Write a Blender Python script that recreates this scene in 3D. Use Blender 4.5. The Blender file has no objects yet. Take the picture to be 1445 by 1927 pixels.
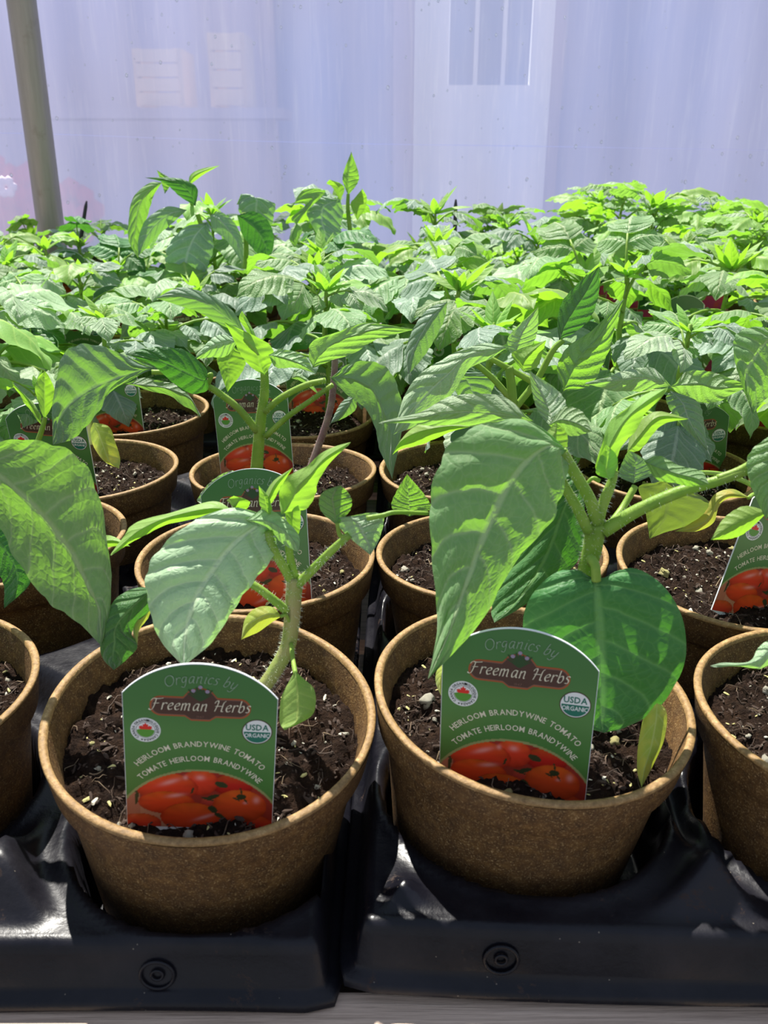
import bpy, math, random
import numpy as np
from mathutils import Vector, Matrix, noise

SC = bpy.context.scene
# ------------------------------------------------------------------ camera
F, PITCH, CAMH = 1650.0, math.radians(22.5), 0.18
cam_d = bpy.data.cameras.new('camera')
cam = bpy.data.objects.new('camera', cam_d)
SC.collection.objects.link(cam)
cam.location = (0, 0, CAMH)
cam.rotation_euler = (math.pi/2 - PITCH, 0, 0)
cam_d.sensor_fit = 'HORIZONTAL'; cam_d.sensor_width = 36.0
cam_d.lens = F*36.0/1445.0
cam_d.clip_start = 0.01
cam_d.dof.use_dof = True; cam_d.dof.focus_distance = 0.42; cam_d.dof.aperture_fstop = 38
SC.camera = cam
# ------------------------------------------------------------------ world, sun, exposure
W = bpy.data.worlds.new('sky'); SC.world = W; W.use_nodes = True
wn = W.node_tree.nodes; wl = W.node_tree.links
bg = wn['Background']
tc = wn.new('ShaderNodeTexCoord'); sep = wn.new('ShaderNodeSeparateXYZ'); wr = wn.new('ShaderNodeValToRGB')
wl.new(tc.outputs['Generated'], sep.inputs[0]); wl.new(sep.outputs['Z'], wr.inputs[0])
wr.color_ramp.elements[0].position = 0.0; wr.color_ramp.elements[0].color = (.90, .93, 1, 1)
wr.color_ramp.elements[1].position = 0.8; wr.color_ramp.elements[1].color = (.60, .73, 1, 1)
wl.new(wr.outputs[0], bg.inputs[0]); bg.inputs[1].default_value = 0.60
sun_d = bpy.data.lights.new('sun', 'SUN'); sun = bpy.data.objects.new('sun', sun_d); SC.collection.objects.link(sun)
SUN_AZ, SUN_EL = math.radians(-24), math.radians(61)      # azimuth from +Y towards -X
sv = Vector((math.sin(SUN_AZ)*math.cos(SUN_EL), math.cos(SUN_AZ)*math.cos(SUN_EL), math.sin(SUN_EL)))
sun.rotation_euler = sv.to_track_quat('Z', 'Y').to_euler()
sun_d.energy = 9.0; sun_d.angle = math.radians(0.6); sun_d.color = (1.0, .96, .88)
SC.view_settings.view_transform = 'Standard'; SC.view_settings.look = 'None'
SC.view_settings.gamma = 1.0; SC.view_settings.use_curve_mapping = False
SC.view_settings.exposure = 0.15
SC.cycles.max_bounces = 6; SC.cycles.transparent_max_bounces = 6
SC.cycles.transmission_bounces = 4; SC.cycles.diffuse_bounces = 3; SC.cycles.glossy_bounces = 2

# ------------------------------------------------------------------ helpers
rnd = random.Random(7)
def at(px, py, Y):
    """world point that stands at depth Y (metres in front of the camera) on the ray of a pixel"""
    c, s = math.cos(PITCH), math.sin(PITCH)
    a = (px-722.5)/F; b = (963.5-py)/F
    dx, dy, dz = a, c + b*s, -s + b*c
    t = Y/dy
    return Vector((dx*t, Y, CAMH + dz*t))

def mesh(name, verts, faces, mats, smooth=True, uvs=None, mi=None):
    me = bpy.data.meshes.new(name)
    me.from_pydata([tuple(v) for v in verts], [], faces)
    for m in (mats if isinstance(mats, (list, tuple)) else [mats]): me.materials.append(m)
    if mi is not None: me.polygons.foreach_set('material_index', mi)
    if smooth: me.polygons.foreach_set('use_smooth', [True]*len(faces))
    if uvs is not None:
        ul = me.uv_layers.new(name='UVMap')
        li = np.empty(len(me.loops), np.int32); me.loops.foreach_get('vertex_index', li)
        ul.data.foreach_set('uv', np.asarray(uvs, np.float32)[li].ravel())
    me.update(); return me

def link(name, me, parent=None, loc=(0,0,0), rot=(0,0,0), kind=None, label=None, cat=None, group=None, scale=None):
    o = bpy.data.objects.new(name, me); SC.collection.objects.link(o)
    o.location = loc; o.rotation_euler = rot
    if scale is not None: o.scale = (scale,)*3 if isinstance(scale, (int, float)) else scale
    if parent: o.parent = parent
    if kind: o['kind'] = kind
    if label: o['label'] = label
    if cat: o['category'] = cat
    if group: o['group'] = group
    return o

class MB:
    """collects geometry for one mesh"""
    def __init__(s): s.v=[]; s.f=[]; s.m=[]; s.uv=[]
    def add(s, v, f, m=0, uv=None):
        k=len(s.v); s.v+= [tuple(p) for p in v]; s.f+=[tuple(i+k for i in q) for q in f]; s.m+=[m]*len(f)
        s.uv += [tuple(u) for u in uv] if uv is not None else [(0,0)]*len(v)
    def box(s, lo, hi, m=0):
        x0,y0,z0=lo; x1,y1,z1=hi
        s.add([(x0,y0,z0),(x1,y0,z0),(x1,y1,z0),(x0,y1,z0),(x0,y0,z1),(x1,y0,z1),(x1,y1,z1),(x0,y1,z1)],
              [(0,3,2,1),(4,5,6,7),(0,1,5,4),(1,2,6,5),(2,3,7,6),(3,0,4,7)], m)
    def tube(s, pts, rad, n=8, m=0, cap=True):
        pts=[Vector(p) for p in pts]; L=len(pts)
        if isinstance(rad,(int,float)): rad=[rad]*L
        vs=[]; fs=[]; up=None; uv=[]
        for i,p in enumerate(pts):
            t=(pts[min(i+1,L-1)]-pts[max(i-1,0)]).normalized()
            if up is None: up=Vector((0,0,1)) if abs(t.z)<.9 else Vector((0,1,0))
            a=up.cross(t)
            if a.length<1e-6: a=Vector((1,0,0)).cross(t)
            a.normalize(); b=t.cross(a); up=b if abs(t.dot(Vector((0,0,1))))>=.9 else up
            up = b
            for k in range(n):
                th=2*math.pi*k/n
                vs.append(p+rad[i]*(math.cos(th)*a+math.sin(th)*b)); uv.append((i/(L-1), .5))
        for i in range(L-1):
            for k in range(n):
                k2=(k+1)%n; fs.append((i*n+k,i*n+k2,(i+1)*n+k2,(i+1)*n+k))
        if cap:
            fs.append(tuple(range(n-1,-1,-1))); fs.append(tuple((L-1)*n+k for k in range(n)))
        s.add(vs,fs,m,uv)
    def lathe(s, prof, n=64, m=0, cx=0, cy=0, wob=0):
        L=len(prof); vs=[]; fs=[]
        for i,(r,z) in enumerate(prof):
            for k in range(n):
                th=2*math.pi*k/n; rr=r*(1+wob*math.sin(3*th+1)+wob*.7*math.sin(5*th+i*.3))
                vs.append((cx+rr*math.cos(th),cy+rr*math.sin(th),z))
        for i in range(L-1):
            for k in range(n):
                k2=(k+1)%n; fs.append((i*n+k,(i+1)*n+k,(i+1)*n+k2,i*n+k2))
        s.add(vs,fs,m)
    def build(s, name, mats, smooth=True): return mesh(name, s.v, s.f, mats, smooth, s.uv, s.m)

def spline(P, n):
    """Catmull-Rom through the rows of P, n samples"""
    P=np.asarray(P,float); K=len(P)
    Q=np.vstack([2*P[0]-P[1],P,2*P[-1]-P[-2]])
    t=np.linspace(0,K-1-1e-9,n); i=t.astype(int); f=(t-i)[:,None]
    a,b,c,d=Q[i],Q[i+1],Q[i+2],Q[i+3]
    return .5*((2*b)+(-a+c)*f+(2*a-5*b+4*c-d)*f**2+(-a+3*b-3*c+d)*f**3)

# ------------------------------------------------------------------ materials
class NT:
    def __init__(s, name):
        s.mat=bpy.data.materials.new(name); s.mat.use_nodes=True; s.t=s.mat.node_tree
        s.t.nodes.clear(); s.out=s.n('ShaderNodeOutputMaterial')
    def n(s, typ, **kw):
        nd=s.t.nodes.new(typ)
        for k,v in kw.items():
            if hasattr(nd,k): setattr(nd,k,v)
        return nd
    def l(s,a,b): s.t.links.new(a,b)
    def math(s,op,a,b=None,c=None):
        nd=s.n('ShaderNodeMath',operation=op)
        for i,x in enumerate((a,b,c)):
            if x is None: continue
            if isinstance(x,(int,float)): nd.inputs[i].default_value=x
            else: s.l(x,nd.inputs[i])
        return nd.outputs[0]
    def mix(s,f,a,b,blend='MIX'):
        nd=s.n('ShaderNodeMix',data_type='RGBA',blend_type=blend)
        for i,x in ((0,f),(6,a),(7,b)):
            if isinstance(x,(int,float)): nd.inputs[i].default_value=x
            elif isinstance(x,tuple): nd.inputs[i].default_value=(*x[:3],1)
            else: s.l(x,nd.inputs[i])
        return nd.outputs[2]
    def noise(s,scale,detail=4,rough=.6,vec=None,dist=0):
        nd=s.n('ShaderNodeTexNoise'); nd.inputs['Scale'].default_value=scale; nd.inputs['Detail'].default_value=detail
        nd.inputs['Roughness'].default_value=rough; nd.inputs['Distortion'].default_value=dist
        if vec is not None: s.l(vec,nd.inputs['Vector'])
        return nd.outputs[0]
    def ramp(s,f,*st):
        nd=s.n('ShaderNodeValToRGB'); cr=nd.color_ramp
        while len(cr.elements)<len(st): cr.elements.new(.5)
        for e,(p,c) in zip(cr.elements,st):
            e.position=p; e.color=(*c,1) if isinstance(c,tuple) else (c,c,c,1)
        s.l(f,nd.inputs[0]); return nd.outputs[0]
    def bump(s,h,strength,dist=.001,norm=None):
        nd=s.n('ShaderNodeBump'); nd.inputs['Strength'].default_value=strength; nd.inputs['Distance'].default_value=dist
        s.l(h,nd.inputs['Height'])
        if norm is not None: s.l(norm,nd.inputs['Normal'])
        return nd.outputs[0]
    def pr(s,col,rough=.5,normal=None,**kw):
        nd=s.n('ShaderNodeBsdfPrincipled')
        for k,v in (('Base Color',col),('Roughness',rough)):
            if isinstance(v,(int,float)): nd.inputs[k].default_value=v
            elif isinstance(v,tuple): nd.inputs[k].default_value=(*v[:3],1)
            else: s.l(v,nd.inputs[k])
        if normal is not None: s.l(normal,nd.inputs['Normal'])
        for k,v in kw.items():
            k=k.replace('_',' ')
            if isinstance(v,tuple): v=(*v[:3],1)
            if isinstance(v,(int,float,tuple)): nd.inputs[k].default_value=v
            else: s.l(v,nd.inputs[k])
        return nd.outputs[0]
    def done(s,sh): s.l(sh,s.out.inputs[0]); return s.mat
def obj_vec(t): return t.n('ShaderNodeTexCoord').outputs['Object']
def uv_vec(t): return t.n('ShaderNodeTexCoord').outputs['UV']

def leaf_mat(name, top, vein, under, trans, tfac=.42, rough=.5, spec=.35, sheen=.25, nvein=7.0, patches=None, bump=.85):
    t=NT(name); uv=uv_vec(t); sp=t.n('ShaderNodeSeparateXYZ'); t.l(uv,sp.inputs[0]); u,v0=sp.outputs[0],sp.outputs[1]
    v=t.math('ABSOLUTE',t.math('MULTIPLY_ADD',v0,2.0,-1.0))
    # wobble the veins a little
    nz=t.noise(5,2,.5,uv); nw=t.math('MULTIPLY',t.math('SUBTRACT',nz,.5),.03)
    side=t.math('MULTIPLY',t.math('GREATER_THAN',v0,.5),.42/nvein)
    w=t.math('ADD',t.math('ADD',t.math('SUBTRACT',u,t.math('MULTIPLY',t.math('POWER',v,1.25),.20)),nw),side)
    fr=t.math('FRACT',t.math('MULTIPLY',w,nvein))
    dl=t.math('ABSOLUTE',t.math('SUBTRACT',fr,.5))
    lat=t.ramp(dl,(0,1.0),(.07,.25),(.14,0.0))
    mid=t.ramp(v,(0,1.0),(.035,.9),(.085,0.0))
    vo=t.n('ShaderNodeTexVoronoi',feature='DISTANCE_TO_EDGE'); vo.inputs['Scale'].default_value=1.0
    mp=t.n('ShaderNodeMapping'); mp.inputs['Scale'].default_value=(26,15,1); t.l(uv,mp.inputs[0]); t.l(mp.outputs[0],vo.inputs['Vector'])
    net=t.ramp(vo.outputs['Distance'],(0,1.0),(.07,.3),(.2,0.0))
    vm=t.math('MAXIMUM',mid,t.math('MULTIPLY',lat,.75)); vm2=t.math('MAXIMUM',vm,t.math("MULTIPLY",net,.26))
    big=t.noise(30,3,.6,obj_vec(t))
    oi=t.n('ShaderNodeObjectInfo')
    hsv=t.n('ShaderNodeHueSaturation'); t.l(t.math('MULTIPLY_ADD',oi.outputs['Random'],.03,.485),hsv.inputs['Hue'])
    t.l(t.math('MULTIPLY_ADD',oi.outputs['Random'],.4,.8),hsv.inputs['Value'])
    c=t.mix(t.ramp(big,(.35,0.0),(.7,1.0)),top,tuple(x*.78 for x in top))
    if patches: c=t.mix(t.ramp(t.noise(55,3,.6,obj_vec(t)),(.48,0.0),(.62,1.0)),c,patches)
    c=t.mix(vm2,c,vein)
    geo=t.n('ShaderNodeNewGeometry')
    c=t.mix(geo.outputs['Backfacing'],c,under)
    t.l(c,hsv.inputs['Color']); c=hsv.outputs[0]
    # quilted relief between the veins
    pil=t.math('MINIMUM',t.math('MULTIPLY',dl,3.5),1.0)
    h=t.math('ADD',t.math('MULTIPLY',pil,.75),t.math('MULTIPLY',t.math('MINIMUM',t.math('MULTIPLY',vo.outputs['Distance'],2.5),.6),.22))
    h=t.math('SUBTRACT',h,t.math('MULTIPLY',mid,.4))
    fz=t.noise(900,2,.6,obj_vec(t)); h=t.math('ADD',h,t.math('MULTIPLY',fz,.12))
    nb=t.bump(h,bump,.0011)
    a=t.pr(c,rough,nb,Specular_IOR_Level=spec,Sheen_Weight=sheen,Sheen_Roughness=.4)
    tr=t.n('ShaderNodeBsdfTranslucent'); t.l(nb,tr.inputs['Normal'])
    tcg=t.mix(vm2,trans,tuple(min(1,x*.8+.02) for x in trans)); t.l(tcg,tr.inputs['Color'])
    mx=t.n('ShaderNodeMixShader'); mx.inputs[0].default_value=tfac; t.l(a,mx.inputs[1]); t.l(tr.outputs[0],mx.inputs[2])
    return t.done(mx.outputs[0])
M={}
M['leaf']=leaf_mat('tomato_leaf',(.22,.37,.16),(.46,.57,.30),(.24,.38,.17),(.30,.66,.03))
M['leaf_grey']=leaf_mat('tomato_leaf_grey',(.23,.345,.25),(.44,.53,.42),(.24,.36,.20),(.26,.58,.04),tfac=.34,sheen=.5,bump=.7)
M['leaf_dark']=leaf_mat('tomato_leaf_dark',(.055,.19,.05),(.16,.34,.10),(.12,.26,.09),(.11,.40,.02),tfac=.30)
M['leaf_young']=leaf_mat('tomato_leaf_young',(.27,.46,.12),(.42,.58,.15),(.30,.48,.12),(.36,.72,.03),tfac=.45,sheen=.1,nvein=6,bump=.25)
M['leaf_yellow']=leaf_mat('tomato_leaf_yellow',(.36,.46,.07),(.5,.56,.16),(.36,.44,.10),(.50,.60,.04),tfac=.4,patches=(.62,.52,.10),nvein=5,bump=.25)
M['leaf_olive']=leaf_mat('tomato_leaf_olive',(.16,.22,.07),(.26,.32,.12),(.17,.22,.08),(.22,.34,.03),tfac=.35,patches=(.30,.27,.07),nvein=5,bump=.25)
M['leaf_pale']=leaf_mat('tomato_leaf_pale',(.42,.58,.35),(.60,.72,.46),(.33,.48,.24),(.34,.70,.06),tfac=.38,sheen=.5)

def stem_mat(name,c1,c2,tf=.25):
    t=NT(name); nz=t.noise(120,3,.6,obj_vec(t)); c=t.mix(t.ramp(nz,(.4,0.0),(.65,1.0)),c1,c2)
    nb=t.bump(t.noise(700,3,.6,obj_vec(t)),.4,.0005)
    a=t.pr(c,.45,nb,Sheen_Weight=.05,Specular_IOR_Level=.35); tr=t.n('ShaderNodeBsdfTranslucent'); tr.inputs[0].default_value=(.35,.6,.08,1)
    mx=t.n('ShaderNodeMixShader'); mx.inputs[0].default_value=tf; t.l(a,mx.inputs[1]); t.l(tr.outputs[0],mx.inputs[2]); return t.done(mx.outputs[0])
M['stem']=stem_mat('green_stem',(.22,.38,.05),(.32,.46,.08))
M['stem_base']=stem_mat('stem_base',(.26,.33,.08),(.34,.30,.13),.1)
M['stem_purple']=stem_mat('purple_stem',(.20,.11,.12),(.28,.20,.17),.05)
t=NT('stem_hair'); M['hair']=t.done(t.pr((.75,.8,.65),.5))

def fibre_mat():
    t=NT('moulded_fibre'); ov=obj_vec(t)
    n1=t.noise(260,5,.7,ov); n2=t.noise(1500,3,.7,ov); n3=t.noise(25,3,.6,ov)
    c=t.ramp(n1,(.3,(.055,.024,.006)),(.52,(.115,.054,.013)),(.75,(.22,.115,.030)))
    c=t.mix(t.ramp(n2,(.55,0.0),(.72,1.0)),c,(.50,.34,.15))
    c=t.mix(t.ramp(n3,(.45,0.0),(.75,.5)),c,(.10,.055,.025))
    h=t.math('ADD',n1,t.math('MULTIPLY',n2,.8))
    return t.done(t.pr(c,.62,t.bump(h,.55,.0008),Specular_IOR_Level=.45))
M['pot']=fibre_mat()
t=NT('fibre_rim'); ov=obj_vec(t); n1=t.noise(500,5,.7,ov); n2=t.noise(60,3,.6,ov)
c=t.ramp(n1,(.3,(.16,.088,.026)),(.55,(.32,.19,.068)),(.75,(.55,.38,.17)))
c=t.mix(t.ramp(n2,(.5,0.0),(.75,.55)),c,(.20,.12,.05))
M['rim']=t.done(t.pr(c,.6,t.bump(n1,.6,.0008)))

t=NT('potting_soil'); ov=obj_vec(t); n1=t.noise(350,6,.75,ov); n2=t.noise(900,3,.7,ov); n3=t.noise(60,4,.6,ov)
c=t.ramp(n1,(.25,(.008,.005,.004)),(.5,(.024,.014,.010)),(.75,(.06,.034,.020)))
c=t.mix(t.ramp(n3,(.5,0.0),(.75,.5)),c,(.06,.032,.018))
M['soil']=t.done(t.pr(c,.85,t.bump(t.math('ADD',n1,n2),1.0,.002),Specular_IOR_Level=.08))
t=NT('soil_fibre'); n1=t.noise(80,2,.5,obj_vec(t)); c=t.ramp(n1,(.35,(.03,.018,.012)),(.55,(.09,.055,.035)),(.72,(.30,.22,.13)))
M['fibre']=t.done(t.pr(c,.8))
def perl(name,a,b):
    t=NT(name); n1=t.noise(300,4,.7,obj_vec(t)); return t.done(t.pr(t.mix(n1,a,b),.75,t.bump(t.noise(900,3,.7,obj_vec(t)),.8,.001)))
M['perlite']=perl('perlite',(.80,.78,.66),(.42,.36,.24)); M['perlite_yellow']=perl('algae_perlite',(.52,.48,.14),(.62,.55,.28))

t=NT('black_plastic'); ov=obj_vec(t); n1=t.noise(18,6,.7,ov); n2=t.noise(400,3,.7,ov); n3=t.noise(45,8,.8,ov,.3)
c=t.mix(t.ramp(n1,(.42,0.0),(.72,.8)),(.005,.005,.008),(.019,.018,.023))
c=t.mix(t.ramp(n3,(.60,0.0),(.66,.75)),c,(.055,.032,.022))
vo=t.n('ShaderNodeTexVoronoi'); vo.inputs['Scale'].default_value=170; t.l(ov,vo.inputs['Vector'])
c=t.mix(t.ramp(vo.outputs['Distance'],(.03,.7),(.05,0.0)),c,(.22,.19,.15))
r=t.ramp(n1,(.35,.22),(.7,.5)); r2=t.ramp(n3,(.60,0.0),(.66,.5)); r=t.math('ADD',r,r2)
M['tray']=t.done(t.pr(c,r,t.bump(t.math('ADD',n2,t.math('MULTIPLY',n1,3)),  .12,.001),Specular_IOR_Level=.26))

t=NT('weathered_wood'); ov=obj_vec(t); mp=t.n('ShaderNodeMapping'); mp.inputs['Scale'].default_value=(1.5,40,40); t.l(ov,mp.inputs[0])
n1=t.noise(6,6,.7,mp.outputs[0]); c=t.ramp(n1,(.3,(.34,.25,.19)),(.55,(.66,.51,.40)),(.8,(.80,.66,.54)))
M['wood']=t.done(t.pr(c,.8,t.bump(n1,.5,.002)))
t=NT('gravel'); ov=obj_vec(t); n1=t.noise(40,6,.7,ov); c=t.ramp(n1,(.3,(.06,.045,.035)),(.7,(.24,.20,.17))); M['gravel']=t.done(t.pr(c,.9,t.bump(n1,.8,.01)))
t=NT('galvanised_steel'); ov=obj_vec(t); mp=t.n('ShaderNodeMapping'); mp.inputs['Scale'].default_value=(60,60,4); t.l(ov,mp.inputs[0])
n1=t.noise(3,5,.7,mp.outputs[0]); n2=t.noise(30,4,.6,ov); c=t.mix(n1,(.25,.225,.19),(.42,.38,.33)); c=t.mix(t.ramp(n2,(.6,0.0),(.75,.5)),c,(.20,.16,.12))
M['steel']=t.done(t.pr(c,.45,t.bump(n1,.2,.001),Metallic=.55))
t=NT('plastic_stake'); M['stake']=t.done(t.pr((.015,.015,.02),.35))

# film wall: translucent polythene, partly see-through
t=NT('greenhouse_film'); ov=obj_vec(t); mp=t.n('ShaderNodeMapping'); mp.inputs['Scale'].default_value=(1,1,.06); t.l(ov,mp.inputs[0])
n1=t.noise(14,5,.7,mp.outputs[0]); n2=t.noise(2.2,3,.5,ov); n3=t.noise(110,3,.7,mp.outputs[0])
c=t.mix(t.ramp(n1,(.3,0.0),(.7,1.0)),(.43,.49,.82),(.54,.58,.88))
c=t.mix(t.ramp(n2,(.4,0.0),(.65,.35)),c,(.60,.55,.66)); c=t.mix(t.ramp(n3,(.55,0.0),(.75,.25)),c,(.80,.82,1.0))
tr=t.n('ShaderNodeBsdfTranslucent'); t.l(c,tr.inputs[0])
df=t.pr((.5,.52,.6),.25,t.bump(n1,.1,.01))
m1=t.n('ShaderNodeMixShader'); m1.inputs[0].default_value=.12; t.l(tr.outputs[0],m1.inputs[1]); t.l(df,m1.inputs[2])
tp=t.n('ShaderNodeBsdfTransparent'); m2=t.n('ShaderNodeMixShader'); m2.inputs[0].default_value=.48
t.l(m1.outputs[0],m2.inputs[1]); t.l(tp.outputs[0],m2.inputs[2]); M['film']=t.done(m2.outputs[0])
t=NT('water_drop'); M['drop']=t.done(t.pr((.95,.97,1),.05,Transmission_Weight=.9,IOR=1.33))
def flat(name,c,r=.6,**kw):
    t=NT(name); n1=t.noise(40,3,.6,obj_vec(t)); return t.done(t.pr(t.mix(n1,tuple(x*.85 for x in c),c),r,**kw))
M['white_paint']=flat('white_paint',(.95,.93,.90)); M['pane']=flat('dark_pane',(.20,.30,.42),.15)
M['siding']=flat('blue_siding',(.16,.24,.46)); M['beige']=flat('beige_paint',(.62,.47,.30)); t=NT('pink_petals'); tr=t.n('ShaderNodeBsdfTranslucent'); tr.inputs[0].default_value=(1,.10,.20,1); mx=t.n('ShaderNodeMixShader'); mx.inputs[0].default_value=.65
t.l(t.pr((.95,.06,.13),.6),mx.inputs[1]); t.l(tr.outputs[0],mx.inputs[2]); M['pink']=t.done(mx.outputs[0]); M['foliage']=flat('far_foliage',(.10,.2,.06))
M['grey_siding']=flat('grey_siding',(.38,.33,.42))
M['pink_pale']=flat('pale_petals',(.95,.75,.8))

def card(name,c,r=.35):
    t=NT(name); return t.done(t.pr(c,r,Specular_IOR_Level=.5))
M['card_edge']=card('card_edge',(.85,.88,.90))
M['white_ink']=card('white_ink',(.80,.83,.80)); M['cream_ink']=card('cream_ink',(.78,.74,.55)); M['grey_ink']=card('grey_ink',(.30,.42,.30))
M['black_ink']=card('black_ink',(.02,.02,.02)); M['red_ink']=card('red_ink',(.75,.03,.02)); M['usda_green']=card('seal_green',(.01,.17,.11))
M['brown_ink']=card('brown_ink',(.075,.035,.025)); M['orange_ink']=card('orange_ink',(.38,.09,.025)); M['leaf_ink']=card('leaf_ink',(.10,.33,.04)); M['lav_ink']=card('lavender_ink',(.32,.26,.36)); M['dkgreen_ink']=card('dark_green_ink',(.02,.07,.02)); M['pale_brown']=card('pale_brown_ink',(.20,.11,.08))
t=NT('printed_card'); at_=t.n('ShaderNodeAttribute'); at_.attribute_name='Col'
M['print']=t.done(t.pr(at_.outputs['Color'],.33,Specular_IOR_Level=.5,Subsurface_Weight=0.0))
t=NT('magenta_card'); sp=t.n('ShaderNodeSeparateXYZ'); t.l(obj_vec(t),sp.inputs[0])
M['magenta']=t.done(t.pr(t.mix(t.ramp(t.noise(90,2,.5,obj_vec(t)),(.45,0.0),(.6,1.0)),(.55,.02,.16),(.65,.05,.06)),.35))

# ------------------------------------------------------------------ the setting
fl=MB(); fl.box((-4,-2,-.90),(4,6,-.86)); link('floor',fl.build('floor',M['gravel']),kind='structure')
# film wall, gently rippled
nx,nz=260,30; vs=[];fs=[]
for j in range(nz+1):
    for i in range(nx+1):
        x=-2.3+4.6*i/nx; z=-.84+1.30*j/nz
        vs.append((x,1.56+.004*math.sin(x*23+1)+.003*math.sin(x*57)+.002*noise.noise(Vector((x*9,z*4,0))),z))
for j in range(nz):
    for i in range(nx): a=j*(nx+1)+i; fs.append((a,a+1,a+nx+2,a+nx+1))
link('wall_back',mesh('film',vs,fs,M['film']),kind='structure')
tb=MB(); tb.tube([(-2.3,1.56,.472),(2.3,1.56,.472)],.012,10); link('trim_1',tb.build('rail',M['steel']),kind='structure')
# crease line over the film
cr=MB(); cr.tube([tuple(at(x,y,1.549)) for x,y in ((-20,250),(90,252),(330,261),(500,266),(700,271),(1000,275),(1460,283))],.0005,6)
link('trim_2',cr.build('crease',M['film']),kind='structure')
# drops on the film
dr=MB(); r2=random.Random(3)
ico_v=[];ico_f=[]
import bmesh
bm=bmesh.new(); bmesh.ops.create_icosphere(bm,subdivisions=1,radius=1); ico_v=[v.co.copy() for v in bm.verts]; ico_f=[tuple(v.index for v in f.verts) for f in bm.faces]; bm.free()
for k in range(420):
    x=(-.75+1.4*r2.random()**1.4) if k<330 else r2.uniform(-.75,.75); z=r2.uniform(-.06,.42); r=r2.choice([.0008,.0011,.0014,.0022])*r2.uniform(.7,1.3)
    dr.add([(x+v.x*r,1.547+v.y*r*.6,z+v.z*r*1.3) for v in ico_v],ico_f)
link('water_droplets',dr.build('drops',M['drop']),kind='stuff',label='clear condensation droplets clinging to the plastic film wall',cat='water')

# what shows blurred beyond the film: a white door with a glazed top, grey siding, crates, flowers
DY=2.35
def rect(mb,x0,y0,x1,y1,Y,th=.03,m=0):
    a=at(x0,y1,Y); b=at(x1,y0,Y); mb.box((a.x,Y,a.z),(b.x,Y+th,b.z),m)
def zat(py): return at(722,py,DY).z
def xat(px,py=250): return at(px,py,DY).x
dl_,dr_=xat(778),xat(1030)
zb,zt=-.86,zat(160)
d=MB(); w=xat(840),xat(992)
d.box((dl_,DY,zb),(dr_,DY+.04,zt)); d.box((dl_,DY,zt),(w[0],DY+.04,.9)); d.box((w[1],DY,zt),(dr_,DY+.04,.9)); d.box((w[0],DY,.84),(w[1],DY+.04,.9))
door=link('door_1',d.build('door_panel',M['white_paint'],False),kind='structure')
for k in range(3):
    a=w[0]+(w[1]-w[0])*k/3+.003; b=w[0]+(w[1]-w[0])*(k+1)/3-.003
    p=MB(); p.box((a,DY+.012,zt),(b,DY+.018,.84)); link('pane',p.build('pane',M['pane'],False),parent=door)
    if k: p=MB(); p.box((a-.008,DY+.002,zt),(a+.002,DY+.03,.84)); link('muntin',p.build('muntin',M['white_paint'],False),parent=door)
j=MB(); j.box((dl_-.05,DY+.01,zb),(dl_,DY+.05,.9)); link('door_jamb',j.build('jamb',M['grey_siding'],False),parent=door)
j=MB(); j.box((dr_,DY+.01,zb),(dr_+.03,DY+.05,.9)); link('door_jamb',j.build('jamb',M['grey_siding'],False),parent=door)
sd=MB(); sd.box((dr_+.03,DY+.04,zb),(3.5,DY+.09,.95)); sd.box((dl_-.34,DY+.04,zb),(dl_-.05,DY+.09,.95))
link('wall_outside',sd.build('siding',M['siding'],False),kind='structure')
sd=MB(); sd.box((-3.5,DY+.24,zb),(dl_-.36,DY+.29,.95)); sd.box((dl_-.36,DY+.02,zb),(dl_-.335,DY+.3,.95)); link('wall_outside',sd.build('siding',M['grey_siding'],False),kind='structure')
def crate(x0,y0,x1,y1,Y,mat,lab):
    a=at(x0,y1,Y); b=at(x1,y0,Y)
    r_=link('storage_crate',None,loc=((a.x+b.x)/2,Y,a.z),label=lab,cat='crate',group='crates beyond the film')
    h=b.z-a.z; w_=(b.x-a.x)/2
    for k in range(4):
        s=MB(); s.box((-w_,0,h*k/4+.002),(w_,.012,h*(k+1)/4-.002)); link('slat',s.build('slat',mat,False),parent=r_)
    for sx in (-1,1):
        s=MB(); s.box((sx*w_-.008,.012,0),(sx*w_+.008,.15,h)); link('side_panel',s.build('side',mat,False),parent=r_)
    return r_
sh=MB(); z0=at(0,205,2.0).z; sh.box((-1.4,1.92,z0-.02),(-.2,2.1,z0-.001)); 
shelf=link('outdoor_shelf',None,loc=(0,0,0),label='pale shelf board seen dimly through the film behind the pole',cat='shelf')
link('shelf_board',sh.build('board',M['grey_siding'],False),parent=shelf)
for x in (-1.25,-.25):
    s=MB(); s.box((x-.015,2.05,-.86),(x+.015,2.08,z0-.02)); link('shelf_post',s.build('post',M['grey_siding'],False),parent=shelf)
crate(262,90,330,200,2.02,M['beige'],'beige crate blurred behind the film, nearest right of the pole')
crate(403,60,450,200,2.02,M['beige'],'narrow beige crate behind the film, right of the other crate')
fb=link('flower_pot',None,loc=(0,0,0),label='pink flowers glowing through the film behind the foot of the grey pole',cat='flowers')
pm=MB(); lm=MB(); r2=random.Random(5)
for k in range(60):
    c_=at(r2.gauss(50,42),r2.gauss(405,24),1.9+.06*r2.random()); r=r2.uniform(.03,.045)
    for q in range(5):
        th=q*1.257+k; dvec=Vector((math.cos(th),-.3,math.sin(th)))*r*.8
        pm.add([tuple(c_+dvec+Vector((v.x,v.y*.4,v.z))*r*.62) for v in ico_v],ico_f)
    if k%2: e=c_+Vector((0,.03,-.05)); lm.add([tuple(e+Vector((v.x,v.y*.5,v.z))*r*1.6) for v in ico_v],ico_f)
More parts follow.
